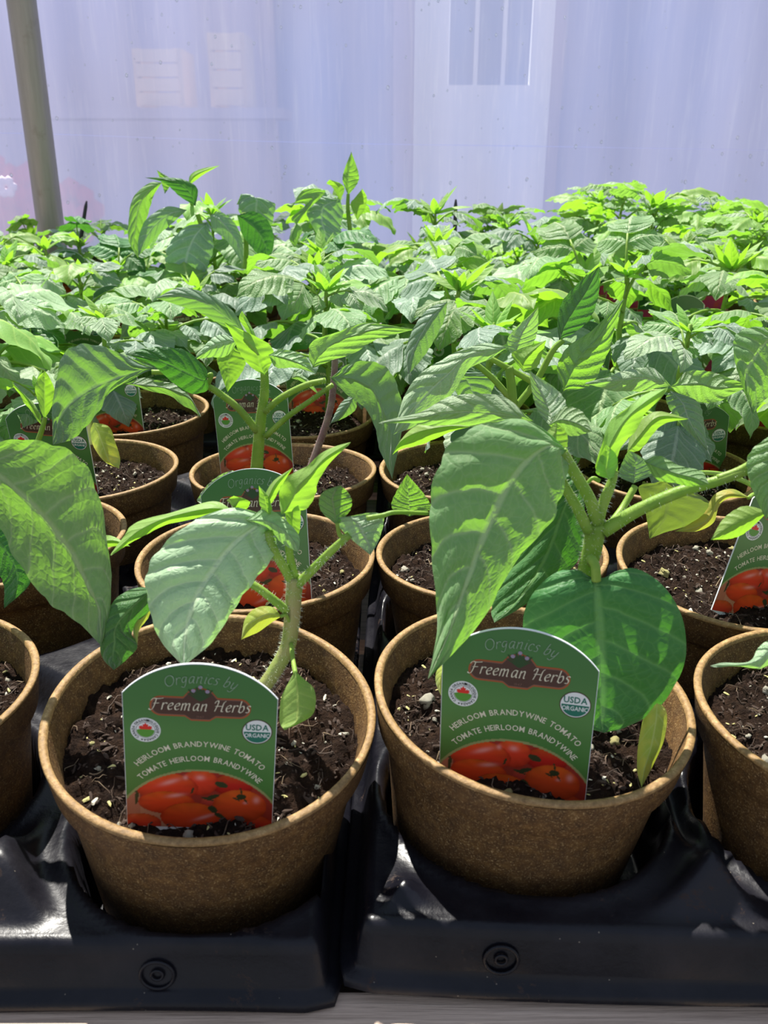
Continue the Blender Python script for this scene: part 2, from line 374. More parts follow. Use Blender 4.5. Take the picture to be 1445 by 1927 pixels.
link('petals',pm.build('petals',M['pink']),parent=fb,kind='stuff'); link('foliage',lm.build('foliage',M['foliage']),parent=fb,kind='stuff')
pw=MB(); c_=at(12,352,1.84)
for q in range(6):
    th=q*1.05; pw.add([tuple(c_+Vector((math.cos(th),0,math.sin(th)))*.012+Vector((v.x,v.y*.4,v.z))*.011) for v in ico_v],ico_f)
link('pale_flower',pw.build('pale',M['pink_pale']),parent=fb)
bs=MB(); bs.lathe([(.0,-.3),(.10,-.3),(.13,-.12),(.125,-.12),(.09,-.28)],24,cx=at(45,440,1.93).x,cy=1.95); link('basket',bs.build('basket',M['beige']),parent=fb)
bs=MB(); c_=at(45,440,1.93).x; bs.box((c_-.15,1.82,-.86),(c_+.15,2.08,-.3)); link('plinth',bs.build('plinth',M['grey_siding'],False),parent=fb)

# pole
a=at(96,432,1.478); b=at(40,0,1.478); px_=a.x
pole=link('steel_pole',None,loc=(px_,1.478,-.86),label='grey galvanised steel pole standing before the film at far left',cat='pole')
p=MB(); tilt=(b.x-a.x)/(b.z-a.z)
p.tube([(tilt*(-.86-a.z)*0,0,0),(0,0,.86+a.z),(b.x-a.x,0,.86+b.z),((b.x-a.x)*1.6,0,.86+b.z+.12)],.0213,28); link('shaft',p.build('shaft',M['steel']),parent=pole)
p=MB(); p.lathe([(.04,0),(.04,.006),(.022,.006),(.022,.03),(.0205,.03)],28); link('base_plate',p.build('plate',M['steel']),parent=pole)
# bench
bench=link('potting_bench',None,loc=(0,.2,-.86),label='weathered wooden greenhouse bench carrying the black trays',cat='bench')
def bpart(name,lo,hi,m='wood'):
    s=MB(); s.box([lo[0],lo[1]-.2,lo[2]+.86],[hi[0],hi[1]-.2,hi[2]+.86]); me=s.build(name,M[m],False); return link(name,me,parent=bench)
bpart('front_rail',(-.9,.176,-.0775),(.9,.1985,-.0672)); bpart('front_rail',(-.9,.179,-.17),(.9,.198,-.079))
y=.205
while y<1.41: bpart('slat',(-.9,y,-.096),(.9,min(y+.062,1.43),-.0815)); y+=.078
for x in (-.85,0,.85):
    for yy in (.21,1.37): bpart('leg',(x-.03,yy,-.855),(x+.03,yy+.05,-.0965))
for x in (-.6,-.2,.2,.6): bpart('joist',(x-.018,.2,-.135),(x+.018,1.42,-.0965))

# ------------------------------------------------------------------ trays
def tray_mesh(x0,x1,y0,y1,holes,step,name):
    X=np.arange(x0,x1+1e-6,(x1-x0)/round((x1-x0)/step)); Y=np.arange(y0,y1+1e-6,(y1-y0)/round((y1-y0)/step))
    gx,gy=np.meshgrid(X,Y); H=np.array(holes)
    dx=gx[...,None]-H[:,0]; dy=gy[...,None]-H[:,1]; dd=np.sort(np.sqrt(dx**2+dy**2),-1); d=dd[...,0]; d2=dd[...,1]
    edge=np.minimum.reduce([gx-x0,x1-gx,gy-y0,y1-gy])
    ss=lambda a,b,x: np.clip((x-a)/(b-a),0,1)**2*(3-2*np.clip((x-a)/(b-a),0,1))
    z=np.full(gx.shape,-.0455)
    z+= .016*ss(.062,.072,d)*ss(.004,.02,edge)                    # raised pads where four cells meet
    z-= .012*ss(.064,.056,d2)*ss(.0,.012,edge)                    # low saddles between neighbours
    z+= .0012*np.exp(-((d-.0545)/.0025)**2)                        # lip round each cell
    pocket=ss(.0525,.0485,d)
    z=z*(1-pocket)+(-.0795)*pocket
    z+= .0006*np.sin(gx*60+gy*33)*np.sin(gy*41)
    ny,nx_=gx.shape; vs=[(float(a),float(b),float(c)) for a,b,c in zip(gx.ravel(),gy.ravel(),z.ravel())]
    fs=[(j*nx_+i,j*nx_+i+1,(j+1)*nx_+i+1,(j+1)*nx_+i) for j in range(ny-1) for i in range(nx_-1)]
    per=[(0,i) for i in range(nx_)]+[(j,nx_-1) for j in range(1,ny)]+[(ny-1,i) for i in range(nx_-2,-1,-1)]+[(j,0) for j in range(ny-2,0,-1)]
    ring=[j*nx_+i for j,i in per]
    for off,dz in ((.0012,-.0012),(.0022,-.004),(.0042,-.0150),(.0050,-.0168),(.0080,-.0174),(.0090,-.0184),(.0090,-.0205)):
        new=[]
        for (j,i),r in zip(per,[jj*nx_+ii for jj,ii in per]):
            x,yv,zz=vs[r]; ox=-off if i==0 else off if i==nx_-1 else 0; oy=-off if j==0 else off if j==ny-1 else 0
            if ox and oy: ox*=.75; oy*=.75
            new.append(len(vs)); vs.append((x+ox,yv+oy,(-.0455+dz) + (.0012*math.sin(x*28) if dz<-.016 else 0)))
        n=len(ring)
        for k in range(n): fs.append((ring[k],new[k],new[(k+1)%n],ring[(k+1)%n]))
        ring=new
    return mesh(name,vs,fs,M['tray'])
ROWY=[.254+.125*k for k in range(10)]
POTS={}   # (col,row): x,y,z,rx,ry   col: ... -2,-1 | 0,1  counted from the gap
POTS[(-1,0)]=(-.0595,.254,0,6.6,4.0); POTS[(0,0)]=(.0529,.265,.001,3,4.2); POTS[(-1,1)]=(-.0612,.3796,0,-.4,0)
POTS[(-1,2)]=(-.0615,.5047,-.001,-1.9,0); POTS[(0,1)]=(.0525,.3914,-.003,-2,-1.3); POTS[(1,0)]=(.1671,.2548,0,0,0)
POTS[(1,1)]=(.1662,.367,0,2.4,.9); POTS[(-2,0)]=(-.1842,.2665,0,1.3,.5); POTS[(-2,1)]=(-.188,.402,0,0,0); POTS[(-2,2)]=(-.1835,.5044,0,.2,0)
def colx(c):
    if c>=0: return (.0535,.1675)[c%2]+.2365*(c//2)
    c=-c-1; return -((.0605,.1850)[c%2]+.2365*(c//2))
r2=random.Random(11)
for row in range(10):
    for col in range(-5,5):
        if (col,row) in POTS: continue
        x=colx(col)+r2.uniform(-.003,.003); y=ROWY[row]+r2.uniform(-.003,.003)
        z=y*.924+.07
        if abs(x)-.0575>.438*z+.01: continue
        POTS[(col,row)]=(x,y,0,r2.uniform(-2.5,2.5),r2.uniform(-2.5,2.5))
ORD=['front','second','third','fourth','fifth','sixth','seventh','eighth','ninth','tenth']
NUM=['first','second','third','fourth','fifth','sixth']
def hx(c,r):
    return POTS[(c,r)][:2] if (c,r) in POTS else (colx(c),ROWY[r])
def add_tray(cols,rows,lab,step,share=None):
    hs=[hx(c,r) for c in cols for r in rows]
    xs=[colx(c) for c in cols]; cx=sum(xs)/2; left=cx<0
    y0=ROWY[rows[0]]-.0545; y1=ROWY[rows[-1]]+.0555
    if left: x0,x1=cx-.1045,cx+.101
    else: x0,x1=cx-.1145,cx+.1045
    an=0 if left else math.radians(-1.3); hs=[((x-cx)*math.cos(an)+(y-y0)*math.sin(an),-(x-cx)*math.sin(an)+(y-y0)*math.cos(an)) for x,y in hs]
    me=share or tray_mesh(x0-cx,x1-cx,0,y1-y0,hs,step,'tray_shell')
    o=link('growing_tray',None,loc=(cx,y0,0.0 if left else .0026),rot=(0,math.radians(.3 if left else 1.3),an),label=lab,cat='tray',group='black growing trays')
    link('tray_shell',me,parent=o)
    for sx in ((.053,) if left else (-.073,.06)):
        tr_=MB(); 
        for rr,tt in ((.0052,.0006),(.0018,.0005)):
            pts=[(sx+rr*math.cos(a),-.0053-.0038*math.sin(a)*rr/.0065*.9-.0002,-.0560+rr*math.sin(a)*.9) for a in np.linspace(0,2*math.pi,25)]
            pts=[(p[0],-.0041+(p[2]+.0555)*.18,p[2]+.0005) for p in pts]
            tr_.tube(pts,tt,6,cap=False)
        link('embossed_ring',tr_.build('ring',M['tray']),parent=o)
    return me
trL=[]
for (cols,tag) in (((-2,-1),'left of the gap'),((0,1),'right of the gap')):
    add_tray(cols,range(0,4),'black plastic growing tray in front, '+tag+(', glossy with sun glare' if cols[0]<0 else ', dusty and dull'),.0022)
mA=add_tray((-2,-1),range(4,8),'black growing tray behind the front tray, left of the gap',.004)
add_tray((0,1),range(4,8),'black growing tray behind the front tray, right of the gap',.004)
add_tray((-4,-3),range(1,5),'black growing tray at the left edge, one tray in from the gap',.004)
add_tray((2,3),range(1,5),'black growing tray at the right edge, one tray in from the gap',.004)
add_tray((-4,-3),range(5,9),'black growing tray at far left under the low seedlings',.005)
add_tray((2,3),range(5,9),'black growing tray at far right under the feathery leaves',.005)

# ------------------------------------------------------------------ pots and soil
PROF=[(.0,-.0775),(.0395,-.0775),(.0425,-.0765),(.0438,-.074),(.0468,-.05),(.0508,-.0190),(.0513,-.0165),(.0532,-.0150),(.0546,-.0135),(.0560,-.004),(.05655,-.0008)]
RIM=[(.05655,-.0008),(.0567,.0),(.0563,.0006),(.0551,.0008),(.0541,.0005),(.0537,-.001)]
INN=[(.0537,-.001),(.0522,-.006),(.0505,-.014),(.0500,-.024),(.0,-.026)]
p=MB(); p.lathe(PROF,96,0,wob=.003); p.lathe(RIM,96,1,wob=.003); p.lathe(INN,96,0,wob=.003); POT_ME=p.build('pot',[M['pot'],M['rim']])
p=MB(); p.lathe(PROF,40,0); p.lathe(RIM,40,1); p.lathe(INN,40,0); POT_LO=p.build('pot_low',[M['pot'],M['rim']])
def soil_h(x,y,s):
    v=Vector((x*55,y*55,s*7.3)); r=math.hypot(x,y)
    h=.0034*noise.noise(v)+.0026*noise.noise(v*2.7)+.0019*noise.noise(v*6.1)+.0013*noise.noise(v*13)+.0009*noise.noise(v*27)
    return -.0112+h+.0035*max(0,(r-.035)/.016)*-.8
def soil_mesh(s,step):
    n=int(.103/step); vs=[];idx={};fs=[]
    for j in range(n+1):
        for i in range(n+1):
            x=-.0515+.103*i/n; y=-.0515+.103*j/n; r=math.hypot(x,y)
            if r<.0515+step*.7:
                if r>.0512: x*=.0512/r; y*=.0512/r
                idx[(i,j)]=len(vs); vs.append((x+.0006*noise.noise(Vector((x*900,y*900,1))),y,soil_h(x,y,s)))
    for (i,j),a in idx.items():
        q=(a,idx.get((i+1,j)),idx.get((i+1,j+1)),idx.get((i,j+1)))
        if None not in q: fs.append(q)
    return mesh('soil',vs,fs,M['soil'])
SOIL=[soil_mesh(s,.00095) for s in range(4)]; SOIL_LO=[soil_mesh(s,.0022) for s in range(2)]
def grain(seed):
    r=random.Random(seed); bm=bmesh.new(); bmesh.ops.create_icosphere(bm,subdivisions=2,radius=1)
    vs=[v.co*(1+.8*noise.noise(v.co*1.9+Vector((seed*3.1,0,0)))+.45*noise.noise(v.co*4.5+Vector((seed,0,0)))) for v in bm.verts]; fs=[tuple(v.index for v in f.verts) for f in bm.faces]; bm.free()
    return vs,fs
GR=[grain(k) for k in range(5)]
GRM=[mesh('grain',[(v.x,v.y,v.z*.75) for v in vs],fs,M['perlite']) for vs,fs in GR]+[mesh('grain',[(v.x,v.y,v.z*.75) for v in vs],fs,M['perlite_yellow']) for vs,fs in GR[:3]]
def fibres(s,n,seed):
    r=random.Random(seed); mb=MB()
    for k in range(n):
        a=r.uniform(0,6.28); q=.049*math.sqrt(r.random()); x,y=q*math.cos(a),q*math.sin(a); d=r.uniform(0,6.28); L=r.uniform(.003,.011); pts=[]
        c=r.uniform(-1.5,1.5)
        for i in range(5):
            z=soil_h(x,y,s)+.0007+.0015*math.sin(i/4*math.pi)*r.random()
            pts.append((x,y,z)); d+=c*.35+r.uniform(-.3,.3); x+=L/4*math.cos(d); y+=L/4*math.sin(d)
            if math.hypot(x,y)>.0495: x*=.0495/math.hypot(x,y); y*=.0495/math.hypot(x,y)
        mb.tube(pts,r.choice([.00010,.00014,.00024]),3,cap=False)
    return mb
FIB=[fibres(s,150,s).build('fibres',M['fibre']) for s in range(4)]
def crumbs(s,n,seed,big=1):
    r=random.Random(seed+50); mb=MB()
    for k in range(n):
        a=r.uniform(0,6.28); q=.047*math.sqrt(r.random()); x,y=q*math.cos(a),q*math.sin(a); g=r.choice([.0004,.0005,.0006,.0007,.0010])*r.uniform(.8,1.2)*big
        R=Matrix.Rotation(r.uniform(0,6),3,'Z'); m=0 if r.random()<.86 else (1 if r.random()<.6 else 2)
        R=R@Matrix.Rotation(r.uniform(-.8,.8),3,'X'); el=r.uniform(1.0,2.6); js=[r.uniform(.45,1.25) for _ in ico_v]
        mb.add([R@Vector((v.x*el,v.y*.8,v.z*.6))*g*j+Vector((x,y,soil_h(x,y,s)+g*.3)) for v,j in zip(ico_v,js)],ico_f,m)
    return mb.build('crumbs',[M['crumb'],M['perlite'],M['perlite_yellow']],False)
M['crumb']=flat('peat_crumb',(.045,.026,.017),.9)
CRM=[crumbs(s,1100,s) for s in range(4)]; CRM_LO=[crumbs(s,60,s,1.4) for s in range(2)]

# ------------------------------------------------------------------ leaves
def blade_from(L,Mi,R,mat,nu=46,nv=11,quilt=.0007,ser=.05,nvein=7,seed=0,ruf=0):
    """L, Mi, R: control rows (left edge, midrib, right edge) from base to tip"""
    Lp,Mp,Rp=spline(L,nu),spline(Mi,nu),spline(R,nu); vs=[];uv=[];fs=[]; n2=2*nv+1; r=random.Random(seed)
    ph=r.uniform(0,6)
    wmax=max(float(np.linalg.norm(x)) for x in (Rp-Lp))
    for i in range(nu):
        u=i/(nu-1); a,m,b=Vector(Lp[i]),Vector(Mp[i]),Vector(Rp[i])
        T=Vector(Mp[min(i+1,nu-1)]-Mp[max(i-1,0)]); N=T.cross(b-a)
        if N.length>1e-12: N.normalize()
        s1=1+ser*abs(math.sin(u*math.pi*9+ph))*math.sin(u*math.pi); s2=1+ser*abs(math.sin(u*math.pi*8+ph+1))*math.sin(u*math.pi)
        wid=(b-a).length
        for k in range(n2):
            v=(k-nv)/nv; e=(a-m)*s1 if v<0 else (b-m)*s2
            av=abs(v)
            p=m+e*av
            # convex halves
            bul=math.sin(av*math.pi)*wid*.045
            w=u-.20*av**1.25+(.42/nvein if v>0 else 0)
            fr=(w*nvein)%1; q=min(abs(fr-.5)*3.2,1)
            qs=min(1,(wmax/.034)**1.6); h=bul+1.25*quilt*qs*(q-.5)*min(1,av*5)*min(1,(1-av)*6+.3)*min(1,(1-u)*5)
            h+=ruf*av*av*math.sin(u*17+ph+(2 if v>0 else 0))
            h+=qs*(.0014*noise.noise(Vector((u*5,v*2,seed)))+.0005*noise.noise(Vector((u*16,v*6,seed))))
            vs.append(p+N*h); uv.append((u,v*.5+.5))
    for i in range(nu-1):
        for k in range(n2-1): a=i*n2+k; fs.append((a,a+1,a+n2+1,a+n2))
    return vs,fs,uv
def upface(vs,fs,up=Vector((0,-.3,1))):
    a,b,c,d=[vs[i] for i in fs[len(fs)//2]]
    n=(c-a).cross(d-b)
    return [tuple(reversed(f)) for f in fs] if n.dot(up)<0 else fs
HIDX=[0]
def hero(root,mat,spec,Y0,Y1,e=.003,name='leaf',quilt=.0007,ser=.05,flip=False,ruf=0,yb=None):
    """spec: 'x y; Lx Ly Mx My Rx Ry; ...; x y'"""
    st=[[float(q) for q in s.split()] for s in spec.split(';')]; n=len(st); L=[];Mi=[];R=[]
    for i,s in enumerate(st):
        f=i/(n-1); Y=Y0+(Y1-Y0)*f if yb is None else yb[i]
        if len(s)==2: p=at(s[0],s[1],Y); L.append(p);Mi.append(p);R.append(p)
        else:
            L.append(at(s[0],s[1],Y+e)); Mi.append(at(s[2],s[3],Y)); R.append(at(s[4],s[5],Y+e))
    o=root.matrix_basis.translation
    HIDX[0]+=1
    vs,fs,uv=blade_from(L,Mi,R,mat,quilt=quilt,ser=ser,seed=HIDX[0],ruf=ruf)
    fs=upface(vs,fs)
    if flip: fs=[tuple(reversed(f)) for f in fs]
    return link(name,mesh('leaf',[v-o for v in vs],fs,M[mat],uvs=uv),parent=root)
def stalk(root,pts,r0,r1,mat='stem',name='petiole',n=10,hair=0,seed=0):
    """pts: (px,py,Y)"""
    o=root.matrix_basis.translation
    P=spline([tuple(at(*p)-o) for p in pts],max(10,len(pts)*5)); k=len(P)
    mb=MB(); rr=[r0+(r1-r0)*i/(k-1) for i in range(k)]; mb.tube(P,rr,n)
    ob=link(name,mb.build(name,M[mat]),parent=root)
    if hair:
        r=random.Random(seed); hb=MB()
        for q in range(hair):
            i=r.randrange(k-1); f=r.random(); c=Vector(P[i]).lerp(Vector(P[i+1]),f); t=(Vector(P[i+1])-Vector(P[i])).normalized()
            d=t.cross(Vector((r.gauss(0,1),r.gauss(0,1),r.gauss(0,1)))).normalized(); b=t.cross(d)
            a=c+d*rr[i]*.95; tip=a+d*r.uniform(.0007,.0016); w=.00006
            hb.add([a+b*w,a-b*w,a+t*w*1.5,tip],[(0,1,3),(1,2,3),(2,0,3)])
        link('stem_hair',hb.build('hair',M['hair'],False),parent=ob,kind='stuff')
    return ob

# templates for the plants further back, grown in their own space (out along +X)
def tmpl(seed,mats,L=.055,wd=.5,lobes=0,droop=1.0,compound=True):
    r=random.Random(seed); mb=MB()
    def leaflet(base,dirv,length,width,drp,mi):
        dirv=dirv.normalized(); side=dirv.cross(Vector((0,0,1))).normalized(); n=7; Ls=[];Ms=[];Rs=[]
        p=base.copy(); ang=0; drp*=1.3; twist=r.uniform(-.35,.35)
        for i in range(n):
            u=i/(n-1); w=width*math.sin(math.pi*min(1,u**.72*1.0))**.85*(1.15-.35*u) if 0<i<n-1 else 0
            sd=(Matrix.Rotation(twist*u,3,dirv)@side)
            dn=Vector((0,0,-1))*w*.30
            Ls.append(p-sd*w+dn);Ms.append(p.copy());Rs.append(p+sd*w+dn)
            ang=drp*(u+.08); hv=Vector((dirv.x,dirv.y,0)); step=length/(n-1)
            d=(dirv*math.cos(ang)+Vector((0,0,-1))*math.sin(ang)); p=p+d.normalized()*step
        nu,nv=(20,4)
        vs,fs,uv=blade_from(Ls,Ms,Rs,None,nu=nu,nv=nv,quilt=.00028,ser=.10 if not lobes else .0,seed=seed*7+mi,ruf=.0012)
        if lobes:
            nn=2*nv+1
            for i in range(nu):
                m=vs[i*nn+nv]; u=i/(nu-1)
                f=.62+.50*abs(math.sin(u*math.pi*lobes))**.7 if u<.86 else 1
                for k in range(nn): vs[i*nn+k]=m+(vs[i*nn+k]-m)*(1+(f-1)*abs(k-nv)/nv)
        fs=upface(vs,fs,Vector((0,0,1)))
        mb.add(vs,fs,mi,uv)
    # petiole
    P=[];p=Vector((0,0,0));el=r.uniform(.45,.8);pl=L*r.uniform(.55,.8)
    for i in range(6):
        P.append(p.copy()); p=p+Vector((math.cos(el),0,math.sin(el)))*pl/5; el-=.16*droop
    mb.tube(P,[.0014-.0006*i/5 for i in range(6)],6,1)
    e=P[-1]; leaflet(e,Vector((1,r.uniform(-.2,.2),.05)),L,L*wd*.5,1.15*droop,0)
    if compound:
        for sgn in (-1,1):
            b=P[4] if lobes==0 else P[4]
            leaflet(b,Vector((.6,sgn*1.0,.10)),L*r.uniform(.6,.8),L*wd*.36,.9*droop,0)
            if lobes or r.random()<.3: leaflet(P[2],Vector((.35,sgn,.15)),L*.42,L*wd*.24,.8*droop,0)
    return mb.build('leaf_template',mats)
def variants(key,seeds,**kw): return [tmpl(s,[M[key],M['stem']],**kw) for s in seeds]
TB={k:variants(k,range(10*i,10*i+4),wd=.62,droop=1.0) for i,k in enumerate(('leaf','leaf_grey','leaf_dark','leaf_pale','leaf_young'))}
TS={k:variants(k,range(60+10*i,60+10*i+3),wd=.55,lobes=5,droop=.7) for i,k in enumerate(('leaf','leaf_pale','leaf_young'))}
def shoot_mesh(seed):
    r=random.Random(seed); mb=MB()
    for k in range(9):
        az=k*2.4+r.random(); el=r.uniform(.5,1.4); L=r.uniform(.010,.027)
        d=Vector((math.cos(az)*math.cos(el),math.sin(az)*math.cos(el),math.sin(el))); side=d.cross(Vector((0,0,1))).normalized(); nn=side.cross(d)
        Ls=[];Ms=[];Rs=[]
        for i in range(6):
            u=i/5; w=L*.19*math.sin(math.pi*u**.8)**.8 if 0<i<5 else 0; p=d*L*u+Vector((math.cos(az),math.sin(az),-.5*(k%3)))*L*.4*u*u
            Ls.append(p-side*w-nn*w*.5);Ms.append(p);Rs.append(p+side*w-nn*w*.5)
        vs,fs,uv=blade_from(Ls,Ms,Rs,None,nu=12,nv=3,quilt=.0005,ser=.15,seed=seed+k); mb.add(vs,upface(vs,fs,Vector((0,0,1))),0,uv)
    mb.tube([(0,0,-.01),(0,0,.006)],[.0016,.0006],6,1)
    return mb.build('shoot',[M['leaf_young'],M['stem']])
SHOOT=[shoot_mesh(s) for s in range(4)]
STEM={}
def stem_mesh(h,key):
    k=(round(h,2),key)
    if k not in STEM:
        mb=MB(); h=k[0]; mb.tube([(0,0,-.004),(.002,.001,h*.3),(-.001,.002,h*.65),(.001,0,h)],[.0026,.0024,.0020,.0013],9); STEM[k]=mb.build('stem',M[key])
    return STEM[k]
def grow(root,h,nl,rr,style='broad',size=1.0,base=(0,0),low=.25,skey='stem',elim=None):
    bx,by=base; z0=-.006
    link('stem',stem_mesh(h,skey),parent=root,loc=(bx,by,z0))
    az=rr.uniform(0,6.28)
    for k in range(nl):
        f=low+(1-low)*(k+.5)/nl; az+=2.399+rr.uniform(-.4,.4)
        if style=='broad':
            key=rr.choices(['leaf','leaf_grey','leaf_pale','leaf_dark','leaf_young'],[3,3,2,1.2 if f<.6 else .3,.5 if f<.7 else 2.2])[0]; me=rr.choice(TB[key])
        else:
            key=rr.choices(['leaf','leaf_pale','leaf_young'],[3,3,1.2 if f<.7 else 3])[0]; me=rr.choice(TS[key])
        s=size*rr.uniform(.75,1.15)*(1.12-.45*f)
        a=az
        if elim:
            a=(az+math.pi)%(2*math.pi)-math.pi
            if elim[0]<a<elim[1]: continue
        link('leaf',me,parent=root,loc=(bx,by,z0+h*f),rot=(rr.uniform(-.4,.4),rr.uniform(-.45,.45)-(.35 if f>.7 else 0),a),scale=s)
    link('shoot',rr.choice(SHOOT),parent=root,loc=(bx+.001,by,z0+h),rot=(0,rr.uniform(-.1,.1),rr.uniform(0,6)),scale=size*rr.uniform(.65,1.1))

# ------------------------------------------------------------------ printed tags
TW=.0433
def arc_y(x,top,cy): return cy+math.sqrt(max(0,(top-cy)**2-(x-.5)**2))
def crown(x):  # top outline of the card, W units above the shoulder
    r=(.25+.0625)/(.5); r=(.25+.25**2)/(2*.25); return (.25-r)+math.sqrt(max(0,r*r-(x-.5)**2))
def card_outline(n=40):
    pts=[(x,crown(x)) for x in np.linspace(1,0,n)]
    return pts+[(0,-1.12),(.38,-1.22),(.46,-1.5),(.54,-1.5),(.62,-1.22),(1,-1.12)]
o_=card_outline(); n=len(o_)
c3=MB(); T_=.00055
c3.add([((x-.5)*TW,0,y*TW) for x,y in o_]+[((x-.5)*TW,T_,y*TW) for x,y in o_],[tuple(range(n)),tuple(range(2*n-1,n-1,-1))]+[(i,n+i,n+(i+1)%n,(i+1)%n) for i in range(n)])
CARD=c3.build('card',M['card_edge'],False)
def poly_mesh(polys,mats,mi,eps):
    mb=MB()
    for P,m in zip(polys,mi):
        mb.add([((x-.5)*TW,-eps,y*TW) for x,y in P],[tuple(range(len(P)))],m)
    me=mb.build('print',mats,False); return me
def shade(x,y):
    """picture of heaped red tomatoes under an arc, green card above (flat print)"""
    px=55+x*1330; py=810-(y+.617)*1300
    col=np.zeros(x.shape+(3,)); g=np.clip((y+1)/1.2,0,1)[...,None]
    col[:]=(.085,.215,.045); col=col*(1-g)+np.array((.055,.185,.05))*g
    col+= (.035*np.exp(-((y+.33)/.16)**2))[...,None]*np.array((.6,1.2,.3))
    rr=np.sqrt((x-.5)**2+(y+1.211)**2)
    inside=rr<.594; ring=(rr>=.594)&(rr<.612); col[ring]=(.30,.32,.12)
    pic=np.zeros_like(col); pic[:]=(.33,.035,.02)
    pic[(px<420)&(py>1230)]=(.50,.22,.12); pic[(px<180)]=(.45,.16,.09)
    T=[(1010,950,190,120,(.50,.02,.012)),(720,930,160,150,(.72,.05,.018)),(420,1000,280,165,(.72,.05,.016)),(420,1175,255,130,(.74,.06,.014)),
       (830,1150,110,60,(.50,.05,.03)),(1210,1420,190,130,(.62,.03,.015)),(180,1420,190,110,(.62,.05,.02)),(1080,1190,245,190,(.74,.075,.016)),(640,1340,280,175,(.72,.06,.014))]
    for cx,cy,rx,ry,c in T:
        ux,uy=(px-cx)/rx,(py-cy)/ry; d2=ux**2+uy**2; m=d2<1
        sh=(.55+.5*np.sqrt(np.clip(1-d2,0,1)))*(1-.18*uy)
        st=1+.10*np.sin(np.arctan2(uy,ux)*9)*np.clip(d2,0,1)
        v=np.array(c)[None,None]*(sh*st)[...,None]; v[...,1]+=.05*np.clip(-uy,0,1)*(sh>.8)
        pic[m]=v[m]
    for cx,cy,rx,ry,a in ((450,940,95,26,-.4),(720,880,42,30,0),(590,885,22,26,0),(500,1090,80,22,-.2),(760,1330,100,20,-.4),(1230,1115,30,40,0),(1130,1150,22,16,0)):
        ca,sa=math.cos(a),math.sin(a); ux=((px-cx)*ca+(py-cy)*sa)/rx; uy=(-(px-cx)*sa+(py-cy)*ca)/ry; k=np.exp(-(ux**2+uy**2)*1.2)[...,None]
        pic=pic*(1-.75*k)+np.array((.85,.35,.30))*.75*k
    for cx,cy,rx,ry,a in ((910,950,60,32,.3),(830,1095,70,22,-.4),(790,1120,60,12,.3),(835,1235,46,34,.7),(1090,1080,44,32,0),(1090,1020,8,45,-.2),(1130,1120,8,42,-.5),(1050,1110,40,9,.5),(150,1130,16,80,.1),(125,1050,40,10,.5),(650,1030,10,36,.3),(900,1310,60,22,.6)):
        ca,sa=math.cos(a),math.sin(a); ux=((px-cx)*ca+(py-cy)*sa)/rx; uy=(-(px-cx)*sa+(py-cy)*ca)/ry; m=ux**2+uy**2<1; pic[m]=(.045,.05,.018)
    col[inside]=pic[inside]
    return col
nx_,ny_=150,190; vs=[];ok=[]
gx,gy=np.meshgrid(np.linspace(.004,.996,nx_),np.linspace(0,1,ny_))
top=np.vectorize(crown)(gx)-.006; gy=-1.115+gy*(top+1.115)
C_=shade(gx,gy); 
vs=[((a-.5)*TW,-.0001,b*TW) for a,b in zip(gx.ravel(),gy.ravel())]
fs=[(j*nx_+i,j*nx_+i+1,(j+1)*nx_+i+1,(j+1)*nx_+i) for j in range(ny_-1) for i in range(nx_-1)]
PRINT=mesh('print',vs,fs,M['print'],False)
ca=PRINT.color_attributes.new('Col','FLOAT_COLOR','POINT'); ca.data.foreach_set('color',np.concatenate([C_.reshape(-1,3),np.ones((nx_*ny_,1))],1).astype(np.float32).ravel())
# sans lettering from the built-in font, bent along arcs
GL={}
def glyph(ch,off=.012):
    if (ch,off) in GL: return GL[(ch,off)]
    cu=bpy.data.curves.new('g','FONT'); cu.body=ch; cu.size=1; cu.offset=off; cu.resolution_u=2; ob=bpy.data.objects.new('g',cu); SC.collection.objects.link(ob)
    dg=bpy.context.evaluated_depsgraph_get(); me=ob.evaluated_get(dg).to_mesh(); v=np.array([p.co[:] for p in me.vertices]) if len(me.vertices) else np.zeros((0,3)); f=[tuple(q.vertices) for q in me.polygons]
    GL[(ch,off)]=(v,f); ob.evaluated_get(dg).to_mesh_clear(); SC.collection.objects.unlink(ob); bpy.data.objects.remove(ob); bpy.data.curves.remove(cu); return GL[(ch,off)]
def text_arc(mb,txt,size,cx,cy,r,center_ang,gap=.10,off=.012,m=0,eps=.0002,flip=False,spacew=.34,sx=1.0):
    """letters on a circle of radius r round (cx,cy); angles from straight up, clockwise"""
    items=[];x=0
    for ch in txt:
        if ch==' ': x+=spacew; items.append(None); continue
        v,f=glyph(ch,off); a,b=v[:,0].min(),v[:,0].max(); items.append((v,f,x-a,x+(b-a)/2)); x+=(b-a)+gap
    tot=(x-gap)*size*sx
    for it in items:
        if it is None: continue
        v,f,sh,mid=it; dist=(mid*size*sx-tot/2); th=center_ang+(dist/r if not flip else -dist/r)
        lx=(v[:,0]+sh-mid)*size*sx; ly=v[:,1]*size
        if flip: ly=ly-size*.7; rr=r; 
        s,c=math.sin(th),math.cos(th)
        if not flip: X=cx+(r+ly)*s+lx*c; Y=cy+(r+ly)*c-lx*s
        else: X=cx+(r-ly-size*.7)*s-lx*c; Y=cy+(r-ly-size*.7)*c+lx*s
        mb.add([((a-.5)*TW,-eps,b*TW) for a,b in zip(X,Y)],f,m)
